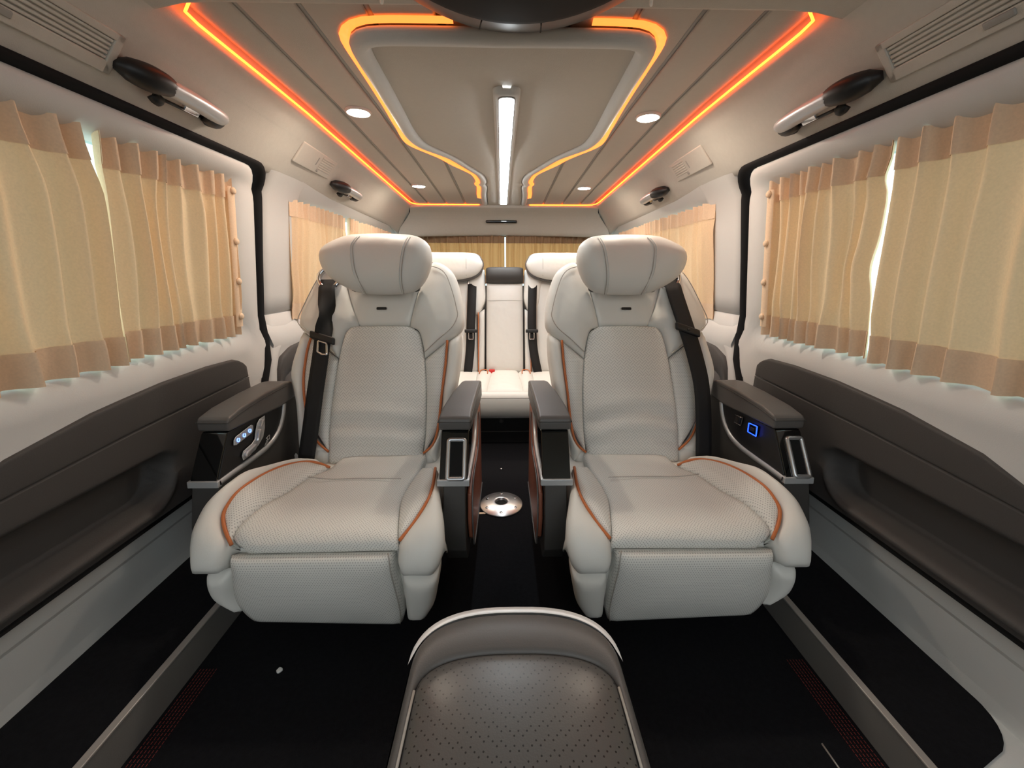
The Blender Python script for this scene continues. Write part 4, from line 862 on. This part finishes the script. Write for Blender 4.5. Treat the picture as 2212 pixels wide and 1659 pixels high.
for s in (-1, 1):
    S = lambda pts: [(s*x, v) for x, v in pts]
    R_('backrest', S([(.150, .545), (.150, .40), (.160, .30), (.150, .0)]), S([(.50, .56), (.56, .40), (.55, .2), (.52, 0)]), rear_pt, 'leather', r=.012, crown=.02, nu=20, depth=.08)
    R_('shoulder_wing', S([(.112, .575), (.108, .48), (.110, .40), (.145, .33)]), S([(.22, .60), (.20, .48), (.19, .40), (.165, .33)]), rear_pt, 'leather', r=.010, crown=.010, lift=.014, nu=20, depth=.05)
    R_('side_bolster', S([(.112, .36), (.113, .2), (.115, 0)]), S([(.142, .34), (.144, .2), (.15, 0)]), rear_pt, 'leather', r=.008, crown=.006, lift=.010, nu=16)
    tube('orange_piping', [rear_pt(s*.146, v, .014) for v in (.34, .2, .0)], .0028, 'piping', rb, 8, 20)
    ol = [(.124+.012, .648), (.17, .665), (.30, .668), (.46, .665), (.52, .64), (.53, .60), (.50, .555), (.42, .525), (.30, .52), (.22, .527), (.16, .545), (.128, .575), (.118, .610)]
    hd, hf = blob('headrest', S(ol), lambda x, v, h: (lambda p: (p[0], p[1]-.055, p[2]))(rear_pt(x, v, h)), 'leather', rb, .040, .02, .03, .02)
    bo = [(x+(x-.32)*.03, v-.010 if v < .6 else v) for x, v in ol]
    b2, _ = blob('headrest_back', S(bo), lambda x, v, h: (lambda p: (p[0], p[1]-.048, p[2]))(rear_pt(x, v, h)), 'grey_leather', rb, .012, .05, .02, .03)
    tube('seam', [(lambda p: (p[0], p[1]-.055, p[2]))(rear_pt(s*(.205+.004*math.cos(3*v)), v, hf(Vector((s*.205, v, 0)))+.0006)) for v in (.66, .62, .58, .54)], .0012, 'seam', hd, 6, 14)
    bl = [(.178, .495, .02), (.180, .40, .036), (.186, .26, .036), (.190, .14, .034), (.205, 0, .03)] if s < 0 else [(.155, .495, .02), (.150, .35, .036), (.150, .24, .036), (.160, .12, .034), (.185, 0, .03)]
    rows = [[rear_pt(s*x+w, v, h) for w in (-.024, 0, .024)] for x, v, h in [tuple(p) for p in resample(bl, 16)]]
    loft('belt_webbing', rows, 'belt', rb, thick=.002)
    gx = bl[0][0]; mm = Matrix.Translation(rear_pt(s*gx, .50, .014)) @ Vector((0, -1, .2)).to_track_quat('Z', 'Y').to_matrix().to_4x4()
    lathe('belt_guide', [(.026, -.004), (.028, .003), (.025, .007), (.020, .008), (.018, -.004)], 'chrome', rb, mm, 24)
    bx_ = bl[2][0]-.001
    P8 = [(w, vv, hh) for w in (-.034, .034) for vv in (.225, .243) for hh in (.038, .052)]
    bev('belt_tongue_grip', [rear_pt(s*bx_+w, vv, hh) for w, vv, hh in P8], BF, 'black', rb, .004)
    tube('belt_tongue', [rear_pt(s*bx_+x, v, .046) for x, v in ((-.012, .225), (-.012, .19), (.012, .19), (.012, .225))], .003, 'chrome', rb, 8, 30, smooth=False)
    R_('seat_cushion', S([(.125, .0), (.125, .40)]), S([(.60, .0), (.60, .40)]), rcush_pt, 'leather', r=.03, crown=.02, lift=.012, nu=16, depth=.10)
    R_('cushion_bolster', S([(.070, .06), (.080, .25), (.085, .44)]), S([(.155, .06), (.15, .25), (.15, .44)]), rcush_pt, 'leather', r=.012, crown=.012, lift=.022, nu=16, depth=.10)
    tube('orange_piping', [rcush_pt(s*x, q, .036) for x, q in ((.092, .15), (.093, .11), (.10, .075), (.118, .068), (.132, .09), (.136, .15))], .003, 'piping', rb, 8, 30)
R_('centre_cushion', [(-.075, .02), (-.084, .25), (-.088, .44)], [(.075, .02), (.084, .25), (.088, .44)], rcush_pt, 'leather', r=.016, crown=.010, lift=.022, nu=20, depth=.10)
rows = []
for y, z in ((1.70, .268), (1.69, .266), (1.676, .258), (1.668, .24), (1.666, .20), (1.67, .165), (1.685, .145), (1.75, .14)): rows.append([(x, y, z) for x in [-.62+1.24*i/16 for i in range(17)]])
loft('front_fascia', rows, 'leather', rb)
tube('seam', [(-.6, 1.671, .248), (0, 1.671, .248), (.6, 1.671, .248)], .0015, 'seam', rb, 6, 20)
box('base_box', (-.60, 1.72, 0), (.60, 2.3, .16), 'black', rb, .006)
box('base_lid_edge', (-.60, 1.714, .062), (.60, 1.722, .066), 'dark', rb, .001)
mm = Matrix.Translation((-.018, 1.72, .118)) @ Matrix.Rotation(math.radians(90), 4, 'X')
lathe('base_knob', [(.011, -.002), (.011, .004), (.008, .008), (.001, .009)], 'dark', rb, mm, 20)
box('buckle', (-.088, 2.06, .255), (-.055, 2.085, .281), 'red', rb, .004)
box('buckle', (.005, 2.07, .255), (.032, 2.09, .274), 'red', rb, .004)
# ------------------------------------------------------------------ floor table mount
t = empty('table_mount', (-.014, 1.208, 0), 'round polished metal table base plate screwed to the black aisle floor', 'table base'); mm = Matrix.Translation((-.014, 1.208, 0))
lathe('flange', [(.076, .0), (.0765, .003), (.074, .005), (.050, .010), (.032, .0135), (.026, .0145), (.022, .0140), (.0205, .010), (.0205, .004), (.001, .004)], 'alu', t, mm, 48)
lathe('socket', [(.0203, .0042), (.0203, .0052), (.001, .0052)], 'hole', t, mm, 32)
for i in range(6):
    a = math.radians(30+60*i); m2 = mm @ Matrix.Translation((.058*math.cos(a), .058*math.sin(a), .0072))
    sc_ = lathe('screw', [(.0055, .0), (.0055, .0016), (.004, .0024), (.001, .0022)], 'chrome', t, m2, 16)
    lathe('screw_recess', [(.0022, .002), (.0022, .0026), (.0004, .0026)], 'hole', sc_, m2, 8)
lathe('drain_hole', [(.006, .0), (.006, .0012), (.001, .0012)], 'hole', t, mm @ Matrix.Translation((-.050, .022, .0083)), 16)
tp = box('tape_scrap', (-.090, 1.150, .0005), (-.068, 1.160, .0025), 'band', None, .001); meta(tp, 'scrap of yellowish tape beside the metal table base', 'tape')
# small things on the floor
o = lathe('floor_stud', [(.006, 0), (.006, .003), (.004, .0055), (.001, .006)], 'chrome', None, Matrix.Translation((-.016, 1.464, 0)), 16); meta(o, 'tiny shiny stud on the aisle floor in front of the bench box', 'stud')
o = bpy.data.objects.new('crumb', None)
bpy.data.objects.remove(o)
P_ = [(-.47+.006*math.cos(2*math.pi*i/9)*(1+.25*math.sin(3*i)), .615+.006*math.sin(2*math.pi*i/9)*(1+.2*math.cos(2*i))) for i in range(9)]
o = prism('crumb', P_, 2, .0, .005, 'white', None, .0015); meta(o, 'small pale crumb on the black floor before the left seat', 'crumb')
# red stitched lines along the mats
for s, sd in SIDES:
    for k in range(6):
        x = .604+.0065*k; V = []; F = []
        for i in range(64):
            y0 = .22+.0065*i; w = .0007
            if y0 > .62: break
            b0 = len(V); V += [(s*(x-w), y0, .0012), (s*(x+w), y0, .0012), (s*(x+w), y0+.0048, .0012), (s*(x-w), y0+.0048, .0012), (s*x, y0+.0024, .0022)]
            F += [(b0, b0+1, b0+4), (b0+1, b0+2, b0+4), (b0+2, b0+3, b0+4), (b0+3, b0, b0+4), (b0, b0+1, b0+2, b0+3)]
        o = obj('stitch_row', V, F, 'red_thread', floor, False)
tube('mat_edge', [(.558, .468, .001), (.559, .434, .001), (.565, .2, .001)], .0016, 'rail_edge', floor, 6, 8)
# ------------------------------------------------------------------ front centre console
t = empty('centre_console', (.013, .2, 0), 'dark grey centre console with perforated leather lid and curved metal rear edge with painted-in reflection', 'console')
def cons(hw, yr, sag, z, n=28, y0=-.25, flare=0.0):
    P = []
    for i in range(n+1):
        a = math.pi*i/n; c = math.cos(a); P.append((.013-hw*math.copysign(abs(c)**.75, c), yr-sag+sag*math.sin(a)**.8, z))
    P = [(.013-hw-flare, y0, z), (.013-hw-flare*.5, (y0+yr-sag)/2, z)]+P+[(.013+hw+flare*.5, (y0+yr-sag)/2, z), (.013+hw+flare, y0, z)]
    return P
loft('body', [cons(.160, .40, .09, 0), cons(.146, .425, .085, .20), cons(.138, .443, .08, .300), cons(.135, .446, .08, .316)], 'dark', t)
tr = [cons(*a) for a in ((.135, .4462, .08, .315), (.1370, .4540, .082, .3165), (.1370, .4560, .083, .3215), (.1345, .4545, .0825, .3265), (.1270, .4420, .078, .3335), (.1250, .4390, .077, .3325))]
tr = [r[2:-2] for r in tr]; nn_ = len(tr[0])
tr = [[tuple(Vector(tr[2][i]).lerp(Vector(p), math.sin(math.pi*i/(nn_-1))**.45)) for i, p in enumerate(r)] for r in tr]
loft('rear_edge_trim', tr, 'silver_glint', t, label='satin metal rear edge with its bright reflection painted in')
loft('lid_band', [cons(.1330, .4390, .077, .315), cons(.1305, .4385, .077, .3285), cons(.127, .434, .076, .3335), cons(.125, .41, .066, .3355), cons(.1215, .385, .055, .3355), cons(.1195, .3790, .051, .333), cons(.119, .377, .050, .329)], 'grey_leather', t)
def perf_lid():
    m, b, nt = base('grey_perforated_lid_leather', srgb(88, 87, 85), .34, spec=.5)
    tc = nt.node('ShaderNodeTexCoord'); sp = nt.node('ShaderNodeSeparateXYZ'); nt.link(tc.outputs['Object'], sp.inputs[0])
    U, V = nt.math('ABSOLUTE', sp.outputs[0]), sp.outputs[1]; p = .0062
    P = nt.math('DIVIDE', nt.math('ADD', U, V), p*1.42); Q = nt.math('DIVIDE', nt.math('SUBTRACT', U, V), p*1.42)
    fp = nt.math('SUBTRACT', nt.math('FRACT', P), .5); fq = nt.math('SUBTRACT', nt.math('FRACT', Q), .5)
    d = nt.math('SQRT', nt.math('ADD', nt.math('MULTIPLY', fp, fp), nt.math('MULTIPLY', fq, fq)))
    cell = nt.math('ADD', nt.math('MULTIPLY', nt.math('FLOOR', P), 1), nt.math('MULTIPLY', nt.math('FLOOR', Q), 3))
    keep = nt.math('GREATER_THAN', nt.math('FRACT', nt.math('MULTIPLY', cell, .2)), .35)
    mask = nt.math('MULTIPLY', nt.math('LESS_THAN', d, .16), keep)
    mx = nt.node('ShaderNodeMixRGB'); mx.inputs[1].default_value = srgb(84, 82, 80); mx.inputs[2].default_value = srgb(14, 14, 14)
    nt.link(mask, mx.inputs[0]); nt.link(mx.outputs[0], b.inputs['Base Color'])
    nz = nt.node('ShaderNodeTexNoise'); nz.inputs['Scale'].default_value = 500; nt.link(tc.outputs['Object'], nz.inputs['Vector'])
    bp = nt.node('ShaderNodeBump'); bp.inputs['Strength'].default_value = .3; bp.inputs['Distance'].default_value = .001
    nt.link(nt.math('SUBTRACT', nt.math('MULTIPLY', nz.outputs['Fac'], .3), mask), bp.inputs['Height']); nt.link(bp.outputs['Normal'], b.inputs['Normal'])
    return m
M['lid'] = perf_lid()
rows = [cons(.1188, .3768, .050, .329), cons(.118, .3760, .050, .3325), cons(.115, .372, .049, .3355), cons(.105, .36, .046, .339), cons(.08, .33, .04, .342), cons(.04, .28, .03, .344), cons(.002, .20, .002, .345)]
loft('lid_pad', rows, 'lid', t)
for s in (-1, 1): tube('piping', [(.013+s*.1190, .332, .3345), (.013+s*.1195, .28, .335), (.013+s*.1195, .1, .335), (.013+s*.1195, -.2, .335)], .0016, 'seam', t, 6, 20)
